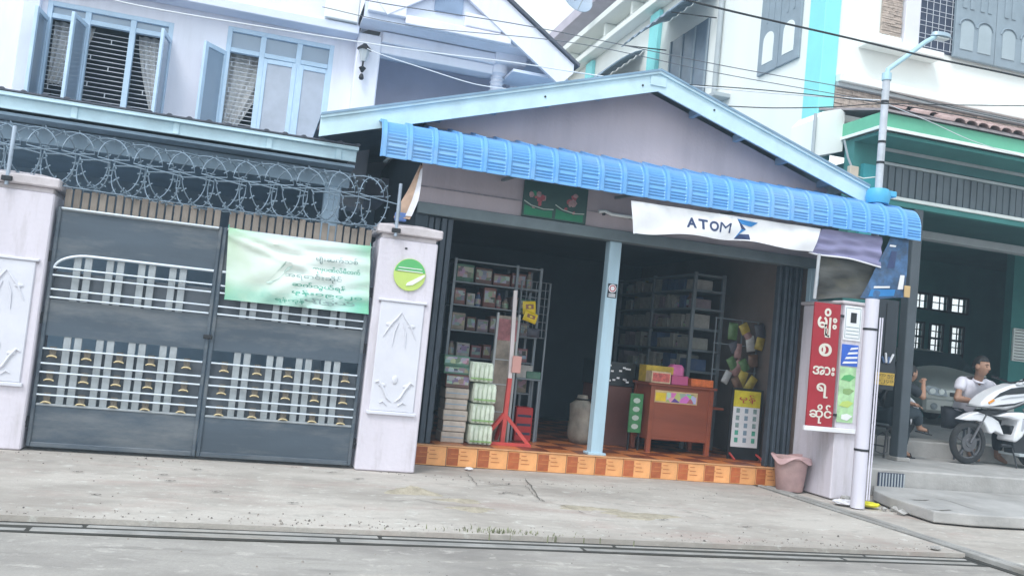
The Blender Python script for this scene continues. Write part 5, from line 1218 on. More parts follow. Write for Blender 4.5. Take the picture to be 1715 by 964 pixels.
for (tx, f, hh, fx) in (('မျိုး', .84, .34, .75), ('စ', .62, .15, .5), ('အား', .45, .10, .85), ('ရ', .29, .17, .45), ('ဆိုင်', .10, .22, .85)):
    mb = MB(); zc = lerp(za, zb, f); put_text(mb, tx, .2, lambda x, y: Vector(((xa+xb)/2+x, ys-.004, zc+y)), fit=((xb-xa)*fx, hh), bold=.025); mb.build('lettering', M_CRM, t)
def placard(x0, x1, z0, z1, m, label, cat, y=8.937): 
    t = thing(cat.replace(' ', '_'), label, cat, ((x0+x1)/2, y, z0)); MB().box(x0, x1, y-.008, y, z0, z1, .001).build('sheet', m, t); return t
pz = lambda y: PY(1425, y, 8.93).z
t = placard(6.665, 6.90, pz(570), pz(512), M_WB, 'white paper notice with black mark beside the red sign', 'notice')
MB().box(6.75, 6.83, 8.925, 8.9285, pz(540), pz(523)).build('black_mark', M_DARKM, t)
for k in range(3): MB().box(6.70, 6.87, 8.925, 8.9285, pz(548+6*k), pz(547+6*k)).build('text_line', M_INK, t)
ring_frame(MB(), 6.68, 6.885, pz(566), pz(515), 8.925, 8.928, .006).build('printed_border', M_INK, t)
t = placard(6.665, 6.89, pz(613), pz(577), mat('card_blue', (.03, .12, .55), .45, var=.2, scale=8), 'blue and white card below the paper notice', 'card')
for k in range(4): MB().prism([(6.68+.03*k, pz(610-8*k)), (6.88, pz(607-8*k)), (6.88, pz(604-8*k)), (6.70+.03*k, pz(606-8*k))], 8.925, 8.9285).build('white_stroke', M_WB, t)
t = placard(6.66, 6.88, pz(708), pz(615), mat('poster_lime', (.42, .66, .36), .5, var=.35, scale=7), 'lime green leafy poster at the foot of the signs', 'poster')
for k, zz in enumerate((632, 655, 676, 698)):
    zc = pz(zz); MB().prism([(6.68+.04*(k % 2), zc-.03), (6.80, zc-.045), (6.87, zc+.01), (6.80, zc+.035), (6.72, zc+.02)], 8.925, 8.9285).build('leaf_print', (M_SG, M_PKG, mat('sign_lime', (.42, .60, .07)), M_WB)[k], t)
# street lamp pole
M_PIPE = mat('pvc_lilac', (.66, .64, .72), .5, var=.08, scale=3, dirt=.25, dirtc=(.42, .40, .42), dscale=4, streak=True)
px_, py_ = 6.63, 8.42
t = thing('pipe_post', 'thick lilac-grey pipe standing in front of the sign pillar', 'pipe', (px_, py_, 0))
MB().tube([(px_, py_, 0), (px_, py_, 2.30)], .075, 16).build('pipe_body', M_PIPE, t, smooth=True)
for z in (.62, 1.95): MB().lathe([(.08, z), (.08, z+.025)], (px_, py_, 0), 14).build('strap', M_DARKM, t)
for k in range(2): MB().tube([(px_+.055+.03*k, py_-.075, .1), (px_+.06+.03*k, py_-.08, 2.1)], .008, 6).build('cable', M_PIPE, t, smooth=True)
LYp = 9.30; tp = PY(1483, 128, LYp); bt = PY(1474, 310, LYp); lx = (tp.x+bt.x)/2
t = thing('lamp_pole', 'grey street lamp pole rising behind the right end of the awning', 'lamp pole', (lx, LYp, 0))
MB().tube([(lx, LYp, 0), (lx, LYp, tp.z)], .045, 14).build('pole_shaft', mat('pole_grey', (.52, .55, .60), .5, metal=.1, var=.15, scale=5, dirt=.3, dirtc=(.3, .33, .36), dscale=4), t, smooth=True)
for y in (172, 240, 275): z = PY(1476, y, LYp).z; MB().lathe([(.049, z), (.049, z+.03)], (lx, LYp, 0), 14).build('strap', M_DARKM, t)
M_ARM = mat('arm_pale', (.42, .62, .72), .45, metal=.2, var=.1)
MB().tube([(lx, LYp, tp.z-.02)]+[PY(*p, LYp) for p in ((1487, 117), (1515, 97), (1548, 72), (1566, 62))], .030, 10).build('arm', M_ARM, t, smooth=True)
MB().tube([(lx, LYp, tp.z-.05), (lx, LYp, tp.z+.04)], .058, 12).build('arm_socket', M_ARM, t, smooth=True)
mb = MB(); c = PY(1576, 62, LYp); mb.lathe([(.02, -.02), (.10, -.01), (.09, .04), (.03, .06)], (0, 0, 0), 14)
mb.v = [c+Vector((p.x*1.5, p.y*.8, p.z)) for p in mb.v]; lh = mb.build('lamp_head', mat('lamp_grey', (.35, .45, .52), .4, metal=.2), t, smooth=True)
MB().obox(c+Vector((0, 0, -.028)), (.18, .10, .02), Matrix.Identity(3), .008).build('lens', M_TRIM, lh)
M_CLAMP = mat('clamp_cyan', (.08, .42, .68), .45, var=.1); z0 = PY(1474, 342, LYp).z; z1 = PY(1474, 318, LYp).z
MB().lathe([(.13, z0), (.15, lerp(z0, z1, .4)), (.14, lerp(z0, z1, .85)), (.12, z1)], (lx, LYp, 0), 16).build('gutter_collar', M_CLAMP, t, smooth=True)
MB().box(lx+.1, lx+.24, LYp-.05, LYp+.05, lerp(z0, z1, .6), z1, .008).build('gutter_spout', M_CLAMP, t)
# bucket, rubbish
c = G(1333, 824); t = thing('bucket', 'dusty pink plastic bucket at the right end of the step', 'bucket', (c.x, c.y+.1, 0)); cy = c.y+.14
M_BK = mat('bucket_pink', (.46, .30, .29), .6, var=.2, scale=5, dirt=.4, dirtc=(.3, .22, .2), dscale=4)
bp_ = [(.15, .001), (.155, .01), (.20, .37), (.22, .38), (.225, .40), (.215, .40), (.205, .385), (.185, .36), (.145, .03)]
MB().lathe(bp_, (c.x, cy, 0), 24).build('body', M_BK, t, smooth=True)
def rim(u, v):
    a = u*2*math.pi; r = .225+.012*math.sin(5*a)+.012*v; return Vector((c.x+r*math.cos(a), cy+r*math.sin(a), .41+.02*math.sin(3*a)-.085*v*(.6+.4*math.sin(4*a))))
MB().add([rim(k/28, j/3) for j in range(4) for k in range(28)], [(j*28+k, j*28+(k+1) % 28, (j+1)*28+(k+1) % 28, (j+1)*28+k) for j in range(3) for k in range(28)]).build('liner_fold', mat('liner_pink', (.58, .38, .38), .6, var=.15), t, smooth=True, sharp=80)
def crumple(px, py, r, m, label, seed, nm, flat=.45):
    c = G(px, py); rs = random.Random(seed); mb = MB().ball((c.x, c.y+r*.4, r*flat), (r, r*.8, r*flat), 14, 9)
    for v in mb.v:
        k = 1+.28*math.sin(9*v.x+seed)*math.cos(11*v.z*3)+rs.uniform(-.16, .16); v.x = c.x+(v.x-c.x)*k; v.y = c.y+r*.4+(v.y-c.y-r*.4)*k; v.z = max(.003, v.z*k)
    tag(mb.build(nm, m), label, 'litter')
crumple(1460, 850, .11, mat('bag_yellow', (.78, .72, .03), .4, var=.15, scale=9), 'crumpled bright yellow plastic bag beside the pole foot', 3, 'plastic_bag', .3)
crumple(1418, 846, .12, mat('bag_white', (.70, .69, .72), .5, var=.15, scale=9), 'crumpled whitish bag at the foot of the sign pillar', 5, 'plastic_bag', .25)
crumple(1570, 921, .06, M_PLAT, 'pale crumpled scrap on the kerb at lower right', 8, 'paper_scrap', .3)
crumple(785, 787, .05, mat('bag_white', (.70, .69, .72)), 'tiny pale scrap on the pavement by the step', 9, 'paper_scrap', .3)
# ================================================================== MOTORBIKE, CAR, PEOPLE
M_BW = mat('bike_white', (.80, .81, .84), .25, var=.03, spec=.6); M_BB = mat('bike_black', (.02, .022, .027), .35, var=.15, spec=.5)
M_TYRE = mat('tyre', (.028, .028, .03), .85, var=.25, scale=20, bump=.3, bscale=60); M_ALU = mat('wheel_alloy', (.13, .13, .14), .45, metal=.6, var=.2)
def wheel(parent, c, r, wd, spokes=5, m_rim=M_ALU, axis='y'):
    w_ = MB(); w_.lathe([(r*.74, -wd*.45), (r*.86, -wd*.5), (r*.97, -wd*.3), (r, 0), (r*.97, wd*.3), (r*.86, wd*.5), (r*.74, wd*.45)], c, 32, 'y', cap=False)
    n = 32; w_.f += [(k, (k+1) % n, 6*n+(k+1) % n, 6*n+k) for k in range(n)]
    wo_ = w_.build('wheel', M_TYRE, parent, smooth=True, sharp=60)
    rm = MB(); rm.tube([(c[0]+r*.73*math.cos(k/28*6.283), c[1], c[2]+r*.73*math.sin(k/28*6.283)) for k in range(28)], r*.055, 8, closed=True); rm.build('rim', m_rim, wo_, smooth=True)
    for k in range(spokes):
        a = 2*math.pi*k/spokes+.3; MB().bar((c[0], c[1], c[2]), (c[0]+r*.72*math.cos(a), c[1], c[2]+r*.72*math.sin(a)), r*.14, r*.08).build('spoke', m_rim, wo_)
    MB().lathe([(r*.2, c[1]-wd*.5), (r*.22, c[1]-wd*.4), (r*.22, c[1]+wd*.5)], (c[0], 0, c[2]), 16, 'y').build('hub', m_rim, wo_, smooth=True)
    MB().lathe([(r*.42, c[1]-wd*.42), (r*.42, c[1]-wd*.36)], (c[0], 0, c[2]), 24, 'y').build('brake_disc', M_ALU, wo_, smooth=True)
    return wo_
MYc = 10.85
def cp(cx, cy, Y=MYc): p = PY(1500+cx/4.59, 580+cy/4.59, Y); return (p.x, p.z)
wc = cp(552, 735); wr = wc[1]-.337
T = thing('motorbike', 'white and black motorbike parked on the platform, cut by the picture edge', 'motorbike', (wc[0]+.6, MYc, .335))
wheel(T, (wc[0], MYc, wc[1]), wr, .09)
def panel(pts, y0, y1, m, name, bev=.018): return MB().prism([cp(*p) for p in pts], MYc+y0, MYc+y1).build(name, m, T, bevel=bev, smooth=True)
panel([(470, 555), (545, 515), (610, 498), (660, 515), (720, 540), (765, 568), (795, 640), (808, 680), (770, 662), (738, 648), (712, 668), (688, 655), (672, 615), (650, 578), (600, 566), (530, 566)], -.07, .07, M_BW, 'front_fender')
panel([(612, 498), (640, 480), (800, 482), (860, 505), (800, 520), (720, 520), (700, 530)], -.08, .08, M_BB, 'fork_cover')
panel([(590, 462), (618, 415), (660, 375), (720, 338), (800, 305), (865, 285), (1000, 288), (1090, 300), (1090, 395), (960, 425), (900, 450), (850, 470), (790, 486), (700, 476)], -.15, .15, M_BW, 'front_cowl', .05)
panel([(682, 402), (740, 352), (830, 314), (960, 300), (1085, 306), (1085, 345), (960, 352), (870, 360), (780, 366), (720, 385)], -.162, .162, M_BB, 'headlamp_visor', .012)
panel([(660, 455), (740, 440), (850, 430), (935, 408), (900, 425), (850, 444), (760, 456)], -.158, .158, M_BB, 'cowl_slot', .004)
panel([(720, 528), (800, 500), (900, 500), (1010, 512), (1010, 545), (960, 600), (905, 690), (862, 725), (836, 722), (852, 660), (872, 600), (880, 562), (800, 540)], -.17, .17, M_BW, 'leg_shield', .03)
panel([(900, 552), (940, 535), (1000, 530), (960, 548)], -.174, .174, M_BB, 'shield_slot', .003)
panel([(840, 610), (1080, 560), (1250, 620), (1250, 820), (1000, 870), (870, 820)], -.10, .10, M_BB, 'engine')
panel([(870, 810), (1200, 830), (1200, 850), (870, 832)], -.2, .2, M_GMOULD, 'footboard', .006)
panel([(960, 640), (1010, 640), (1010, 660), (955, 665)], -.18, -.1, mat('decal_blue', (.05, .25, .5), .4), 'blue_decal', .004)
panel([(1010, 480), (1300, 440), (1640, 400), (1700, 430), (1560, 520), (1300, 560), (1050, 560)], -.13, .13, M_BW, 'rear_body', .04)
panel([(1180, 400), (1560, 360), (1600, 385), (1300, 440), (1190, 440)], -.12, .12, M_BB, 'seat', .03)
wheel(T, (wc[0]+1.24, MYc, wc[1]), wr, .10)
panel([(600, 458), (700, 470), (790, 480), (850, 464), (960, 420), (960, 424), (850, 469), (790, 485), (700, 475), (600, 462)], -.155, .155, M_BB, 'panel_gap', .001)
panel([(745, 398), (830, 378), (930, 372), (985, 360), (930, 380), (830, 388)], -.1615, .1615, mat('decal_grey', (.42, .44, .48), .3), 'decal', .001)
panel([(905, 555), (960, 548), (930, 600), (905, 640), (890, 640)], -.1735, .1735, mat('decal_grey', (.42, .44, .48)), 'decal', .001)
panel([(648, 420), (690, 396), (700, 408), (655, 436)], -.163, .163, mat('indicator_amber', (.70, .28, .04), .2), 'indicator', .006)
panel([(560, 520), (620, 508), (660, 522), (620, 520)], -.072, .072, mat('decal_grey', (.42, .44, .48)), 'fender_decal', .001)
h0 = cp(880, 290); mb = MB(); mb.tube([(h0[0], MYc-.34, h0[1]+.10), (h0[0]+.02, MYc-.18, h0[1]+.06), (h0[0]+.0, MYc, h0[1]+.02), (h0[0]+.02, MYc+.18, h0[1]+.06), (h0[0], MYc+.34, h0[1]+.10)], .014, 8); mb.build('handlebar', M_BB, T, smooth=True)
for s_ in (-1, 1): MB().tube([(h0[0], MYc+s_*.24, h0[1]+.085), (h0[0], MYc+s_*.35, h0[1]+.105)], .02, 10).build('grip', M_BB, T, smooth=True)
panel([(862, 285), (905, 252), (938, 244), (925, 262), (885, 288)], -.2, -.12, M_BW, 'brake_lever_guard', .006)
for s_ in (-1, 1):
    f0 = cp(690, 480); MB().tube([(f0[0], MYc+s_*.06, f0[1]), (wc[0], MYc+s_*.06, wc[1])], .018, 8).build('fork_leg', M_ALU, T, smooth=True)
MB().tube([(wc[0]+.75, MYc-.05, wc[1]+.05), (wc[0]+.78, MYc-.16, .345)], .012, 6).build('side_stand', M_BB, T)
MB().tube([(wc[0]+.55, MYc-.06, wc[1]), (wc[0]+1.24, MYc-.06, wc[1])], .025, 8).build('swingarm', M_BB, T)
# ------------------------------------------------------------------ car in the carport
CX = 13.10; Yf = 12.95; CZ0 = .75
K = thing('car', 'silver-grey car parked nose-out in the dark carport', 'car', (CX, Yf+2, CZ0))
K.rotation_euler = (0, 0, -.33)
M_CARP2 = mat('car_silver_grey', (.44, .46, .44), .3, metal=.25, var=.05); M_CG = mat('car_glass', (.02, .03, .035), .05, var=0, spec=.8); M_HLT = mat('headlamp_clear', (.22, .25, .27), .08, var=.3, scale=20, metal=.2)
# body: stations along the length, (y, half width, sill z, shoulder z, top z, half width at the top)
ST = [(-.03, .74, .26, .54, .60, .64), (-.02, .78, .24, .60, .68, .68), (.18, .86, .22, .70, .80, .76), (.7, .835, .22, .80, .90, .76), (1.15, .845, .22, .86, .98, .76), (1.75, .85, .22, .90, 1.36, .60), (2.2, .85, .22, .92, 1.45, .58), (3.1, .85, .22, .92, 1.43, .57), (3.75, .84, .24, .90, 1.08, .66), (4.15, .80, .28, .86, 1.0, .66), (4.25, .70, .34, .8, .92, .6)]
V = []; 
for (y, hw, zs, zh, zt, ht) in ST:
    row = [(-hw*.92, zs), (-hw, zs+.10), (-hw, (zs+zh)/2), (-hw*.98, zh), (-ht, zt-.03), (-ht*.6, zt+.0), (0, zt+.02), (ht*.6, zt+.0), (ht, zt-.03), (hw*.98, zh), (hw, (zs+zh)/2), (hw, zs+.10), (hw*.92, zs)]
    V += [(CX+a, Yf+y, CZ0+z) for a, z in row]
n = 13; Fs = [(j*n+k, j*n+k+1, (j+1)*n+k+1, (j+1)*n+k) for j in range(len(ST)-1) for k in range(n-1)]+[tuple(range(n)), tuple(range((len(ST)-1)*n, len(ST)*n))]+[(j*n, (j+1)*n, (j+1)*n+n-1, j*n+n-1) for j in range(len(ST)-1)]
body = MB().add(V, Fs).build('body', M_CARP2, K, smooth=True, sharp=60); ss = body.modifiers.new('s', 'SUBSURF'); ss.levels = ss.render_levels = 2
MB().box(CX-.80, CX+.80, Yf-.06, Yf+.14, CZ0+.22, CZ0+.50, .05).build('bumper', M_CARP2, K, smooth=True)
mb = MB(); mb.box(CX-.45, CX+.45, Yf-.066, Yf-.058, CZ0+.30, CZ0+.37, .005); lo = mb.build('lower_grille', M_BB, K)
for k in range(3): MB().box(CX-.44, CX+.44, Yf-.070, Yf-.0665, CZ0+.312+.02*k, CZ0+.317+.02*k).build('grille_bar', M_ALU, lo)
up = MB().box(CX-.34, CX+.34, Yf-.05, Yf+.06, CZ0+.54, CZ0+.61, .01).build('upper_grille', M_BB, K)
for k in range(3): MB().box(CX-.33, CX+.33, Yf-.056, Yf-.0505, CZ0+.552+.02*k, CZ0+.558+.02*k).build('grille_bar', M_ALU, up)
for s_ in (-1, 1):
    pl = [(CX+s_*.40, CZ0+.53), (CX+s_*.70, CZ0+.54), (CX+s_*.79, CZ0+.66), (CX+s_*.70, CZ0+.70), (CX+s_*.42, CZ0+.645)]
    mb = MB(); nn = len(pl); A_ = [(x, Yf-.085+.13*max(0, abs(x-CX)-.45)+.30*(z-CZ0-.53), z) for x, z in pl]; Bk = [(x, y+.3, z) for x, y, z in A_]
    mb.add(A_+Bk, [tuple(range(nn)), tuple(range(2*nn-1, nn-1, -1))]+[(k, k+nn, (k+1) % nn+nn, (k+1) % nn) for k in range(nn)]); hl = mb.build('headlight', M_HLT, K)
    for dx in (.5, .65): MB().lathe([(.05, Yf-.075+.13*(dx-.45)), (.055, Yf-.06+.13*(dx-.45)), (.03, Yf+.03)], (CX+s_*dx, 0, CZ0+.605), 16, 'y').build('lamp_ring', M_TRIM, hl, smooth=True)
    MB().lathe([(.06, Yf-.075), (.06, Yf-.05)], (CX+s_*.62, 0, CZ0+.34), 16, 'y').build('fog_lamp', M_HLT, K, smooth=True)
    MB().obox((CX+s_*.90, Yf+1.45, CZ0+.98), (.16, .09, .10), Matrix.Identity(3), .04).build('mirror', M_CARP2, K); MB().bar((CX+s_*.60, Yf+1.45, CZ0+.95), (CX+s_*.86, Yf+1.45, CZ0+.97), .03, .03).build('mirror_arm', M_BB, K)
    for yy in (.72, 3.35): wheel(K, (CX+s_*.80, Yf+yy, CZ0+.30), .30, .0) if False else None
    for yy in (.72, 3.35):
        x0 = CX+s_*.78; w_ = MB().lathe([(.16, x0-.09), (.27, x0-.095), (.295, x0-.05), (.295, x0+.05), (.27, x0+.095), (.16, x0+.09)], (0, Yf+yy, CZ0+.297), 28, 'x').build('wheel', M_TYRE, K, smooth=True)
        MB().lathe([(.05, x0+s_*.10), (.155, x0+s_*.098), (.18, x0+s_*.085)], (0, Yf+yy, CZ0+.297), 20, 'x').build('wheel_cover', M_ALU, w_, smooth=True)
MB().hexa([(CX-.66, Yf+1.12, CZ0+.985), (CX+.66, Yf+1.12, CZ0+.985), (CX+.62, Yf+1.2, CZ0+1.0), (CX-.62, Yf+1.2, CZ0+1.0), (CX-.54, Yf+1.72, CZ0+1.385), (CX+.54, Yf+1.72, CZ0+1.385), (CX+.52, Yf+1.8, CZ0+1.38), (CX-.52, Yf+1.8, CZ0+1.38)]).build('windscreen', M_CG, K)
MB().box(CX-.26, CX+.26, Yf-.095, Yf-.085, CZ0+.42, CZ0+.53, .004).build('number_plate', M_BB, K)
# wipers at the foot of the windscreen
for s_ in (-1, 1): MB().bar((CX+s_*.05, Yf+1.05, CZ0+.985), (CX+s_*.55, Yf+1.12, CZ0+.975), .03, .015).build('wiper', M_BB, K)
# ------------------------------------------------------------------ black motorbike behind the signs with its rider
BYc = 12.0
c = PY(1507, 699, BYc); r_ = c.z-.572
r_ = min(r_, .32); c.z = .572+r_
T2 = thing('black_motorbike', 'black motorbike with white front mudguard half hidden behind pole and post', 'motorbike', (c.x-.6, BYc, .57))
wheel(T2, (c.x, BYc, c.z), r_, .08, 6, M_BW)
mb = MB(); pts = [(c.x+(r_+.03)*math.cos(a), BYc, c.z+(r_+.03)*math.sin(a)) for a in [math.radians(10+130*k/12) for k in range(13)]]; mb.tube(pts, .045, 8); mb.build('mudguard', M_BW, T2, smooth=True)
wheel(T2, (c.x-1.22, BYc, c.z), r_, .09, 6)
def bp2(pts, y0, y1, m, name, bev=.02): return MB().prism([(c.x+a, .57+b) for a, b in pts], BYc+y0, BYc+y1).build(name, m, T2, bevel=bev, smooth=True)
bp2([(-.95, .30), (-.35, .28), (-.28, .42), (-.55, .62), (-.95, .62)], -.12, .12, M_BB, 'engine'); bp2([(-1.45, .72), (-.5, .66), (-.42, .74), (-.7, .80), (-1.5, .84)], -.13, .13, M_BB, 'seat')
bp2([(-.40, .38), (-.22, .60), (-.12, .98), (-.22, 1.02), (-.38, .80), (-.5, .6)], -.18, .18, M_BB, 'leg_shield'); bp2([(-.30, .98), (-.10, .92), (-.02, 1.08), (-.20, 1.20)], -.12, .12, M_BB, 'headlamp_shell')
MB().tube([(c.x-.24, BYc-.33, 1.72), (c.x-.20, BYc, 1.66), (c.x-.24, BYc+.33, 1.72)], .014, 8).build('handlebar', M_BB, T2, smooth=True)
for s_ in (-1, 1): MB().tube([(c.x-.12, BYc+s_*.06, 1.35), (c.x, BYc+s_*.06, c.z)], .018, 8).build('fork_leg', M_ALU, T2, smooth=True)
# black crate with the yellow plate, standing on the lower platform
q0_ = PY(1456, 600, 10.44); q1_ = PY(1500, 600, 10.44); q = PY(1481, 634, 10.44)
t = thing('hanging_board', 'tall black board with a yellow lettered plate hung beside the pipe', 'board', ((q0_.x+q1_.x)/2, 10.46, 1.3))
zb_ = PY(1480, 652, 10.44).z
MB().box(q0_.x, q1_.x, 10.44, 10.47, zb_, 2.55, .006).build('board_sheet', mat('cabinet_black', (.03, .036, .046), .55, var=.25, scale=3), t)
for z_ in (1.5, 2.4): MB().bar((8.26, 10.6, z_), (q0_.x+.06, 10.475, z_), .03, .03).build('arm', M_DARKM, t)
for xx in (q0_.x+.09, q0_.x+.22): MB().box(xx, xx+.012, 10.432, 10.4395, zb_+.45, 2.5).build('batten', M_DARKM, t)
pl_ = MB().box(q.x-.16, q.x+.155, 10.425, 10.4395, q.z-.085, q.z+.085, .004).build('yellow_plate', mat('plate_yellow', (.62, .40, .06), .5, var=.25, scale=9), t)
for k, s_ in enumerate(('၃က ၅၇', '၈၂၄၁')):
    mb = MB(); put_text(mb, s_, .1, lambda x, y: Vector((q.x+x, 10.421, q.z+.038-.078*k+y)), fit=(.27, .055)); mb.build('plate_text', M_DARKM, pl_)
for k in range(4): MB().obox((q.x-.06+.045*k, 10.42, q.z+.26+.03*(k % 2)), (.03, .03, .10+.04*(k % 2)), Matrix.Rotation(.3*(k-1.5), 3, 'Y'), .008).build('blue_white_fold', (mat('fold_blue', (.10, .16, .30), .7), M_WB)[k % 2], t)
# steel stool frame
sx_ = PY(1491, 720, 10.95).x; ZS = .335+.47
t = thing('steel_stool', 'tubular steel stool carrying the person in dark clothes', 'stool', (sx_, 10.97, .335))
for yy in (10.82, 11.12):
    MB().tube([(sx_-.19, yy, .337), (sx_-.17, yy, ZS-.09), (sx_-.12, yy, ZS-.03), (sx_+.12, yy, ZS-.03), (sx_+.17, yy, ZS-.09), (sx_+.19, yy, .337)], .014, 8).build('leg_loop', M_ALU, t, smooth=True)
    MB().tube([(sx_-.10, yy-.012, .40), (sx_-.10, yy-.012, .62), (sx_, yy-.012, .68), (sx_+.10, yy-.012, .62), (sx_+.10, yy-.012, .40), (sx_, yy-.012, .37), (sx_-.10, yy-.012, .40)], .009, 6).build('inner_loop', M_ALU, t, smooth=True)
for dx, zz in ((-.18, .5), (.18, .5), (-.13, ZS-.035), (.13, ZS-.035)): MB().tube([(sx_+dx, 10.82, zz), (sx_+dx, 11.12, zz)], .011, 6).build('crossbar', M_ALU, t)
MB().box(sx_-.19, sx_+.19, 10.79, 11.15, ZS-.014, ZS+.016, .012).build('seat', M_RACK, t)

# ------------------------------------------------------------------ people
def skin_mesh(joints, edges, root=0, sub=2):
    me = bpy.data.meshes.new('sk'); me.from_pydata([j[0] for j in joints], edges, []); o = bpy.data.objects.new('sk', me); col.objects.link(o)
    md = o.modifiers.new('skin', 'SKIN'); md.use_smooth_shade = True; md.branch_smoothing = .6
    for k, j in enumerate(joints):
        r = j[1]; v = me.skin_vertices[0].data[k]; v.radius = r if isinstance(r, tuple) else (r, r); v.use_root = (k == root)
    s_ = o.modifiers.new('sub', 'SUBSURF'); s_.levels = s_.render_levels = sub
    dg = bpy.context.evaluated_depsgraph_get(); ev = o.evaluated_get(dg); m2 = ev.to_mesh(); V = [v.co.copy() for v in m2.vertices]; Fs = [tuple(p.vertices) for p in m2.polygons]
    ev.to_mesh_clear(); bpy.data.objects.remove(o); bpy.data.meshes.remove(me); return V, Fs
M_SKIN = mat('skin_tan', (.36, .20, .135), .55, var=.08, scale=8); M_HAIR = mat('hair_black', (.015, .013, .014), .5, var=.3, scale=60, bump=.4, bscale=120)
def head_geo(c, R):     # sculpted head facing local -Y; returns V,F
    mb = MB().ball((0, 0, 0), 1, 32, 24); out = []
    for p in mb.v:
        x, y, z = p
        X, Y, Z = x*.078, y*.098, z*.122
        if z < -.1: X *= 1-.34*(-z-.1); 
        if z < -.1 and y < 0: Y *= 1-.08*(-z-.1)
        if z < -.2 and y > .1: Y *= .75
        f = math.exp(-((x/.16)**2))*(y < 0)
        if -.35 < z < .12: Y -= f*.026*max(0, 1-abs(z+.20)/.30)           # nose
        for s_ in (-1, 1): Y += .010*math.exp(-(((x-s_*.42)/.17)**2+((z-.02)/.10)**2))*(y < 0)   # eye sockets
        Y -= .008*math.exp(-((x/.34)**2+((z+.52)/.07)**2))*(y < 0)          # lips
        Y += .005*math.exp(-((x/.34)**2+((z+.525)/.02)**2))*(y < 0)
        Y -= .012*math.exp(-((x/.3)**2+((z+.82)/.14)**2))*(y < 0)           # chin
        out.append(Vector((X, Y, Z)))
    V = [c+R @ p for p in out]; Fs = list(mb.f)
    for s_ in (-1, 1):
        e = MB().ball((s_*.080, .012, -.008), (.012, .024, .034), 10, 8); o = len(V); V += [c+R @ p for p in e.v]; Fs += [tuple(i+o for i in f) for f in e.f]
    return V, Fs
def hand_geo(w_, d, side, R=None):    # wrist, pointing direction
    d = d.normalized(); up = Vector((0, 0, 1)); s_ = d.cross(up).normalized(); n_ = s_.cross(d); mb = MB()
    mb.tube([w_-d*.01, w_+d*.04, w_+d*.09], [.024, .030, .028], 8)
    for k, ln in enumerate((.070, .080, .075, .060)):
        b = w_+d*.088+s_*(.030-.020*k)
        mb.tube([b, b+d*ln*.5-n_*.008, b+d*ln*.85-n_*.030], [.0115, .0105, .0095], 8)
    b = w_+d*.035+s_*.028*side; mb.tube([b, b+d*.03+s_*.025*side-n_*.01, b+d*.06+s_*.028*side-n_*.02], [.012, .011, .009], 6)
    return mb.v, mb.f
def keep_largest(me):      # drop the stray voxels a remesh can leave
    bm = bmesh.new(); bm.from_mesh(me); seen = set(); best = []
    for v in bm.verts:
        if v.index in seen: continue
        st = [v]; isl = []; seen.add(v.index)
        while st:
            q = st.pop(); isl.append(q)
            for e_ in q.link_edges:
                o_ = e_.other_vert(q)
                if o_.index not in seen: seen.add(o_.index); st.append(o_)
        if len(isl) > len(best): best = isl
    kp = set(best); bmesh.ops.delete(bm, geom=[v for v in bm.verts if v not in kp], context='VERTS'); 
    for _ in range(3): bmesh.ops.smooth_vert(bm, verts=bm.verts, factor=.5, use_axis_x=True, use_axis_y=True, use_axis_z=True)
    bm.to_mesh(me); bm.free()
    for p in me.polygons: p.use_smooth = True
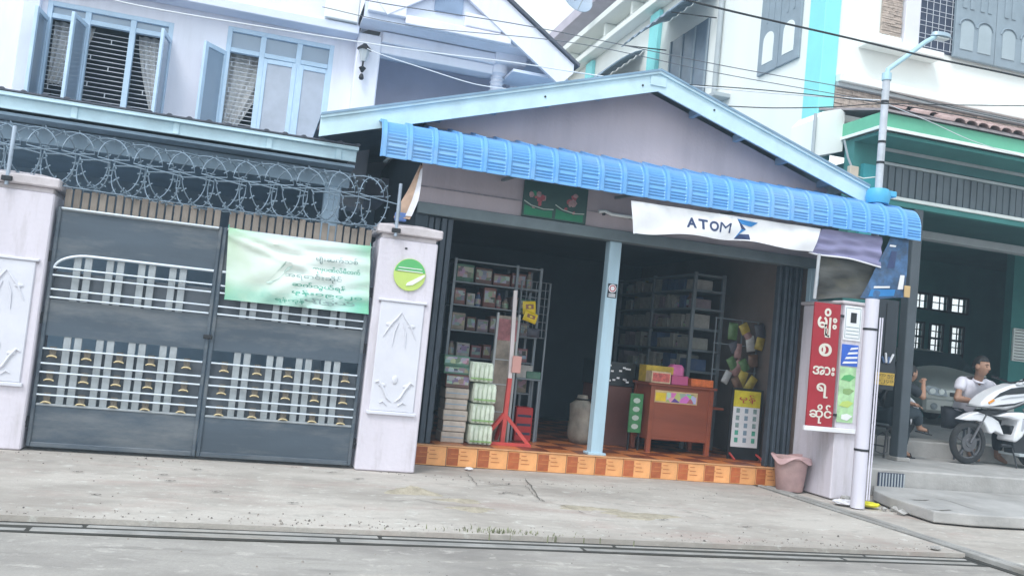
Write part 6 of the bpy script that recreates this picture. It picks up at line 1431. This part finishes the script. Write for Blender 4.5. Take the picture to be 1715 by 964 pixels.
def person(label, loc, rotz, J, shirt, trousers, head_rot, sleeve, name='person', hs=1.):
    t = thing(name, label, 'person', loc, None, rotz); V3 = lambda k: Vector(J[k])
    order = ['pelvis', 'belly', 'chest', 'neck', 'head', 'shL', 'elL', 'wrL', 'shR', 'elR', 'wrR', 'hipL', 'knL', 'anL', 'toL', 'hipR', 'knR', 'anR', 'toR']
    rad = dict(pelvis=(.14, .11), belly=(.135, .10), chest=(.155, .11), neck=.055, head=.05, shL=.062, elL=.043, wrL=.028, hipL=.09, knL=.062, anL=.040, toL=(.042, .028))
    def rr(k):
        q = rad[k] if k in rad else rad[k[:-1]+'L']; return tuple(a*hs for a in q) if isinstance(q, tuple) else q*hs
    E = [('pelvis', 'belly'), ('belly', 'chest'), ('chest', 'neck'), ('neck', 'head')]
    for s_ in 'LR': E += [('chest', 'sh'+s_), ('sh'+s_, 'el'+s_), ('el'+s_, 'wr'+s_), ('pelvis', 'hip'+s_), ('hip'+s_, 'kn'+s_), ('kn'+s_, 'an'+s_), ('an'+s_, 'to'+s_)]
    ix = {k: i for i, k in enumerate(order)}
    slim = lambda k: (tuple(q*.7 for q in rr(k)) if isinstance(rr(k), tuple) else rr(k)*.75) if k in ('pelvis', 'belly', 'chest', 'hipL', 'hipR', 'knL', 'knR', 'shL', 'shR') else rr(k)
    mb = MB(); sr = lambda k: min(slim(k))*(.62 if k == 'chest' else .85) if isinstance(slim(k), tuple) else slim(k)*(.62 if k[:2] == 'sh' else 1)
    for a_, b_ in E: mb.tube([V3(a_), V3(a_).lerp(V3(b_), .5), V3(b_)], [sr(a_), (sr(a_)+sr(b_))/2*1.04, sr(b_)], 14)
    for k in order: mb.ball(V3(k), sr(k)*1.02, 14, 10)
    R = (Matrix.Rotation(head_rot[0], 3, 'Z') @ Matrix.Rotation(head_rot[1], 3, 'X'))*hs
    hc_ = V3('head')+Vector((0, -.015, .03))*hs; mb.add(*head_geo(hc_, R))
    for s_, sg in (('L', 1), ('R', -1)): mb.add(*hand_geo(V3('wr'+s_), V3('wr'+s_)-V3('el'+s_), sg))
    b = mb.build('body', M_SKIN, t, smooth=True, local=True, sharp=180); rm = b.modifiers.new('r', 'REMESH'); rm.mode = 'VOXEL'; rm.voxel_size = .0065; rm.use_smooth_shade = True
    dg = bpy.context.evaluated_depsgraph_get(); nm_ = bpy.data.meshes.new_from_object(b.evaluated_get(dg)); b.modifiers.clear(); b.data = nm_
    keep_largest(nm_)
    # clothes
    sj = ['pelvis', 'belly', 'chest', 'neck', 'shL', 'elL', 'shR', 'elR']; ks = {k: i for i, k in enumerate(sj)}
    JJ = dict(J); 
    for s_ in 'LR': JJ['el'+s_] = tuple(V3('sh'+s_).lerp(V3('el'+s_), sleeve))
    g = lambda r: tuple(a*1.14+.014 for a in r) if isinstance(r, tuple) else r*1.25+.016
    JJ['neck'] = tuple(V3('chest').lerp(V3('neck'), .62))
    V, Fs = skin_mesh([(JJ[k], g(rr(k)) if k != 'neck' else .085*hs) for k in sj], [(ks[a], ks[b_]) for a, b_ in E if a in ks and b_ in ks])
    sh_ = MB().add(V, Fs); nk = V3('neck'); sh_.tube([nk+hs*Vector((.066*math.cos(k/14*6.283), .058*math.sin(k/14*6.283)+.004, -.060+.022*math.sin(k/14*6.283))) for k in range(14)], .016, 6, closed=True)
    so_ = sh_.build('shirt', shirt, t, smooth=True, local=True, sharp=180)
    dm = so_.modifiers.new('d', 'DISPLACE'); tx = bpy.data.textures.get('folds') or bpy.data.textures.new('folds', 'CLOUDS'); tx.noise_scale = .09; dm.texture = tx; dm.strength = .022; dm.texture_coords = 'LOCAL'
    tj = ['pelvis', 'hipL', 'knL', 'anL', 'hipR', 'knR', 'anR']; ks = {k: i for i, k in enumerate(tj)}
    JJ = dict(J)
    for s_ in 'LR': JJ['an'+s_] = tuple(V3('kn'+s_).lerp(V3('an'+s_), .86))
    V, Fs = skin_mesh([(JJ[k], g(rr(k))) for k in tj], [(ks[a], ks[b_]) for a, b_ in E if a in ks and b_ in ks])
    to_ = MB().add(V, Fs).build('trousers', trousers, t, smooth=True, local=True, sharp=180); dm = to_.modifiers.new('d', 'DISPLACE'); dm.texture = tx; dm.strength = .02; dm.texture_coords = 'LOCAL'
    # hair cap
    hb = MB().ball((0, 0, 0), 1, 28, 20); keep = []
    for i, p in enumerate(hb.v):
        x, y, z = p; q_ = Vector((x*.086, y*.107, z*.130)); 
        q_ += Vector((0, .006, .006)); hb.v[i] = hc_+R @ q_; keep.append((z > .42 or (y > .12 and z > -.45) or (abs(x) > .86 and z > .05 and y > -.25)))
    hb.f = [f for f in hb.f if all(keep[i] for i in f)]
    ho = hb.build('hair', M_HAIR, t, smooth=True, local=True, sharp=180); sd_ = ho.modifiers.new('s', 'SOLIDIFY'); sd_.thickness = .012; sd_.offset = -1
    for s_ in (-1, 1):
        MB().ball(hc_+R @ Vector((s_*.033, -.082, .004)), (.013, .008, .008), 10, 8).build('eye', M_HAIR, t, smooth=True, local=True)
        a = [hc_+R @ Vector((s_*q_, yy, zz)) for q_, yy, zz in ((.014, -.094, .026), (.034, -.090, .032), (.056, -.074, .026))]; MB().tube(a, [.003, .005, .003], 6).build('eyebrow', M_HAIR, t, smooth=True, local=True)
    a = [hc_+R @ Vector((q_, -.096+abs(q_)*.3, -.064)) for q_ in (-.026, -.012, 0, .012, .026)]; MB().tube(a, [.002, .005, .005, .005, .002], 6).build('mouth', mat('lips', (.26, .10, .08), .5), t, smooth=True, local=True)
    return t
# man in white behind the white motorbike, seated on a low chair and looking right
mp = PY(1638, 613, 11.25)      # head centre
fz = .335; KS = 1.24
J = dict(pelvis=(0, .08, .52), belly=(0, .03, .70), chest=(.03, -.10, .90), neck=(.02, -.18, 1.06), head=(.0, -.22, 1.15), shL=(.22, -.10, .99), elL=(.40, -.10, .90), wrL=(.58, -.22, .98), shR=(-.17, -.11, .99), elR=(-.28, -.20, .76), wrR=(-.06, -.24, .74),
         hipL=(.11, .06, .51), knL=(.40, -.10, .50), anL=(.46, -.04, .09), toL=(.50, -.14, .03), hipR=(-.09, .06, .51), knR=(.02, -.14, .50), anR=(.10, -.02, .09), toR=(.12, -.13, .03))
dz = mp.z-fz-1.18*KS
M_SHW = mat('shirt_white', (.74, .72, .80), .8, var=.05, scale=6); M_TRD = mat('trousers_dark', (.05, .055, .07), .8, var=.2, scale=6)
JS = {k: (v[0]*KS, v[1]*KS, v[2]*KS+(dz if k[:2] not in ('an', 'to') else 0)) for k, v in J.items()}
person('man in a white shirt seated behind the white motorbike, looking right', (mp.x, 11.25+.19, fz), -.10, JS, M_SHW, M_TRD, (.42, .05), .62, hs=KS)
yc = 11.25+.19+.0; t = thing('chair', 'dark plastic stool under the man in white', 'stool', (mp.x, yc, fz)); sz = fz+JS['pelvis'][2]-.13
M_CH = mat('chair_plastic', (.05, .06, .08), .5, var=.1)
t.name = 'plastic_stool'
MB().box(mp.x-.18, mp.x+.18, yc-.17, yc+.015, sz-.03, sz, .01).build('seat', M_CH, t)
for sx in (-.16, .16):
    for yy in (yc-.15, yc+.0): MB().tube([(mp.x+sx, yy, fz+.001), (mp.x+sx*.9, yy, sz-.02)], .016, 8).build('leg', M_CH, t)
# second person on the steel stool: dark clothes, legs crossed, facing right
pv = PY(1491, 700, 10.95); base = Vector((pv.x, 10.97, .335))
J2 = dict(pelvis=(0, .0, .60), belly=(0, -.05, .74), chest=(0, -.17, .96), neck=(0, -.26, 1.12), head=(0, -.31, 1.21), shL=(.17, -.19, 1.05), elL=(.24, -.3, .85), wrL=(.10, -.47, .80), shR=(-.17, -.19, 1.05), elR=(-.23, -.36, .92), wrR=(-.10, -.47, 1.10),
          hipL=(.10, -.02, .59), knL=(.13, -.40, .56), anL=(.13, -.38, .10), toL=(.13, -.52, .035), hipR=(-.10, -.02, .60), knR=(-.05, -.42, .70), anR=(-.02, -.52, .46), toR=(-.02, -.66, .43))
RZ2 = math.pi/2
person('person in dark clothes sitting cross-legged behind the black board and porch post', base, RZ2, J2, mat('shirt_dark', (.022, .028, .036), .85, var=.2, scale=5), mat('jeans_slate', (.03, .043, .055), .85, var=.25, scale=6), (0, .1), .85)
for nm, lx_, ly_, lz_, tl in (('far', .13, -.46, .0, 0.), ('near', -.02, -.60, .385, .15)):
    p = Matrix.Rotation(RZ2, 3, 'Z') @ Vector((lx_, ly_, 0))+base; p.z = .336+lz_; Rm = Matrix.Rotation(tl, 3, 'Y')
    t = thing('sandal', 'dark sandal on the %s foot of the person on the stool' % ('lowered' if nm == 'far' else 'raised'), 'sandal', p, 'sandals of the person on the stool')
    MB().obox(p+Vector((0, 0, .008)), (.25, .09, .016), Rm, .006).build('sole', M_DARKM, t); MB().tube([p+Rm @ Vector(q_) for q_ in ((.05, -.045, .015), (.04, -.025, .07), (.04, .025, .07), (.05, .045, .015))], .008, 6).build('strap', M_DARKM, t)
# ================================================================== WIRES AND DISH
M_CABLE = mat('cable_black', (.025, .027, .03), .6, var=.1); M_CABW = mat('cable_white', (.72, .76, .80), .5, var=.05); M_CABG = mat('cable_grey', (.12, .13, .15), .6, var=.1)
def cable(px, Y0, Y1, r, m, label, sag=.0):
    n = len(px); P = [PY(*p, lerp(Y0, Y1, k/(n-1))) for k, p in enumerate(px)]; pts = []
    for k in range(n-1):
        p0 = P[max(k-1, 0)]; p1 = P[k]; p2 = P[k+1]; p3 = P[min(k+2, n-1)]
        for q in range(8):
            u = q/8; pts.append(.5*((2*p1)+(p2-p0)*u+(2*p0-5*p1+4*p2-p3)*u*u+(3*p1-p0-3*p2+p3)*u**3))
    pts.append(P[-1]); tag(MB().tube(pts, r, 6).build('overhead_cable', m, smooth=True), label, 'cable', 'overhead cables')
cable([(900, -75), (1140, -2), (1430, 66), (1560, 97), (1716, 130), (1900, 175)], 8.2, 8.2, .011, M_CABLE, 'thick black cable crossing the upper right corner')
cable([(480, -35), (620, 2), (890, 45), (1200, 108), (1390, 142), (1475, 158)], 9.2, 9.30, .005, M_CABG, 'thin dark cable from the top edge across the house gable to the pole')
cable([(540, 12), (700, 45), (960, 72), (1200, 122), (1400, 158), (1474, 172)], 11.4, 9.30, .005, M_CABG, 'thin dark cable passing just above the shop ridge')
cable([(120, -25), (210, 5), (420, 42), (700, 85), (860, 105), (1010, 128), (1100, 138), (1290, 156), (1474, 168)], 10, 9.30, .007, M_CABW, 'white cable running across the house windows to the pole')
cable([(612, 80), (640, 92), (720, 118), (800, 142), (880, 152)], 11.9, 9.9, .006, M_CABW, 'white cable drooping from the house pilaster to the shop roof')
cable([(1155, 142), (1290, 152), (1475, 172), (1600, 192), (1760, 220)], 9.3, 8.6, .006, M_CABLE, 'black cable leaving the shop ridge towards the right house')
cable([(1220, 178), (1300, 181), (1400, 179), (1478, 174), (1600, 176), (1760, 178)], 8.8, 8.5, .006, M_CABLE, 'slack black cable level with the porch roof')
cable([(1480, 172), (1560, 205), (1640, 240), (1760, 275)], 9.30, 9.9, .005, M_CABW, 'pale cable from the pole down over the green fascia')
cable([(1476, 150), (1560, 172), (1640, 190), (1760, 215)], 9.30, 9.7, .005, M_CABLE, 'black cable from the pole along the right house cornice')
# satellite dish on the far roof slab
c = PX(966, -3, 6.75)
t = thing('satellite_dish', 'grey-blue satellite dish on the far roof edge against the sky', 'satellite dish', (c.x, c.y, 10.3))
mb = MB(); prof = [(.02, .10), (.2, .07), (.33, .02), (.42, -.05), (.43, -.04), (.33, .035), (.2, .085), (.02, .12)]
mb.lathe([(r, h) for r, h in prof], (0, 0, 0), 28, 'y', cap=False)
R = Matrix.Rotation(-.35, 3, 'X') @ Matrix.Rotation(.2, 3, 'Z'); mb.v = [c+R @ p for p in mb.v]; mb.build('reflector', mat('dish_grey', (.34, .42, .52), .5, var=.08), t, smooth=True, sharp=60)
MB().tube([c+R @ Vector((0, -.02, -.38)), c+R @ Vector((0, -.45, -.1))], .012, 6).build('feed_arm', M_GMOULD, t); MB().ball(c+R @ Vector((0, -.47, -.08)), (.05, .06, .05), 10, 8).build('receiver', M_TRIM, t, smooth=True)
MB().tube([(7.3, c.y+.12, 10.1), (c.x, c.y+.12, 10.1), (c.x, c.y+.10, c.z)], .025, 8).build('mast', M_GMOULD, t, smooth=True)
# ================================================================== added veil that lifts the shadows, standing in for windscreen glare
m = bpy.data.materials.new('shadow_lift_veil'); m.use_nodes = True; n = m.node_tree.nodes; n.clear()
pv_ = n.new('ShaderNodeVolumePrincipled'); ou = n.new('ShaderNodeOutputMaterial'); pv_.inputs['Color'].default_value = (.62, .84, 1, 1); pv_.inputs['Density'].default_value = .0055; pv_.inputs['Anisotropy'].default_value = .2
m.node_tree.links.new(pv_.outputs[0], ou.inputs['Volume'])
hz = stuff(MB().box(-92, 92, -92, 92, -1.2, 12.4).build('veil', m)); hz['label'] = 'thin pale blue haze added over the whole street to lift the shadows'; hz['category'] = 'veil'
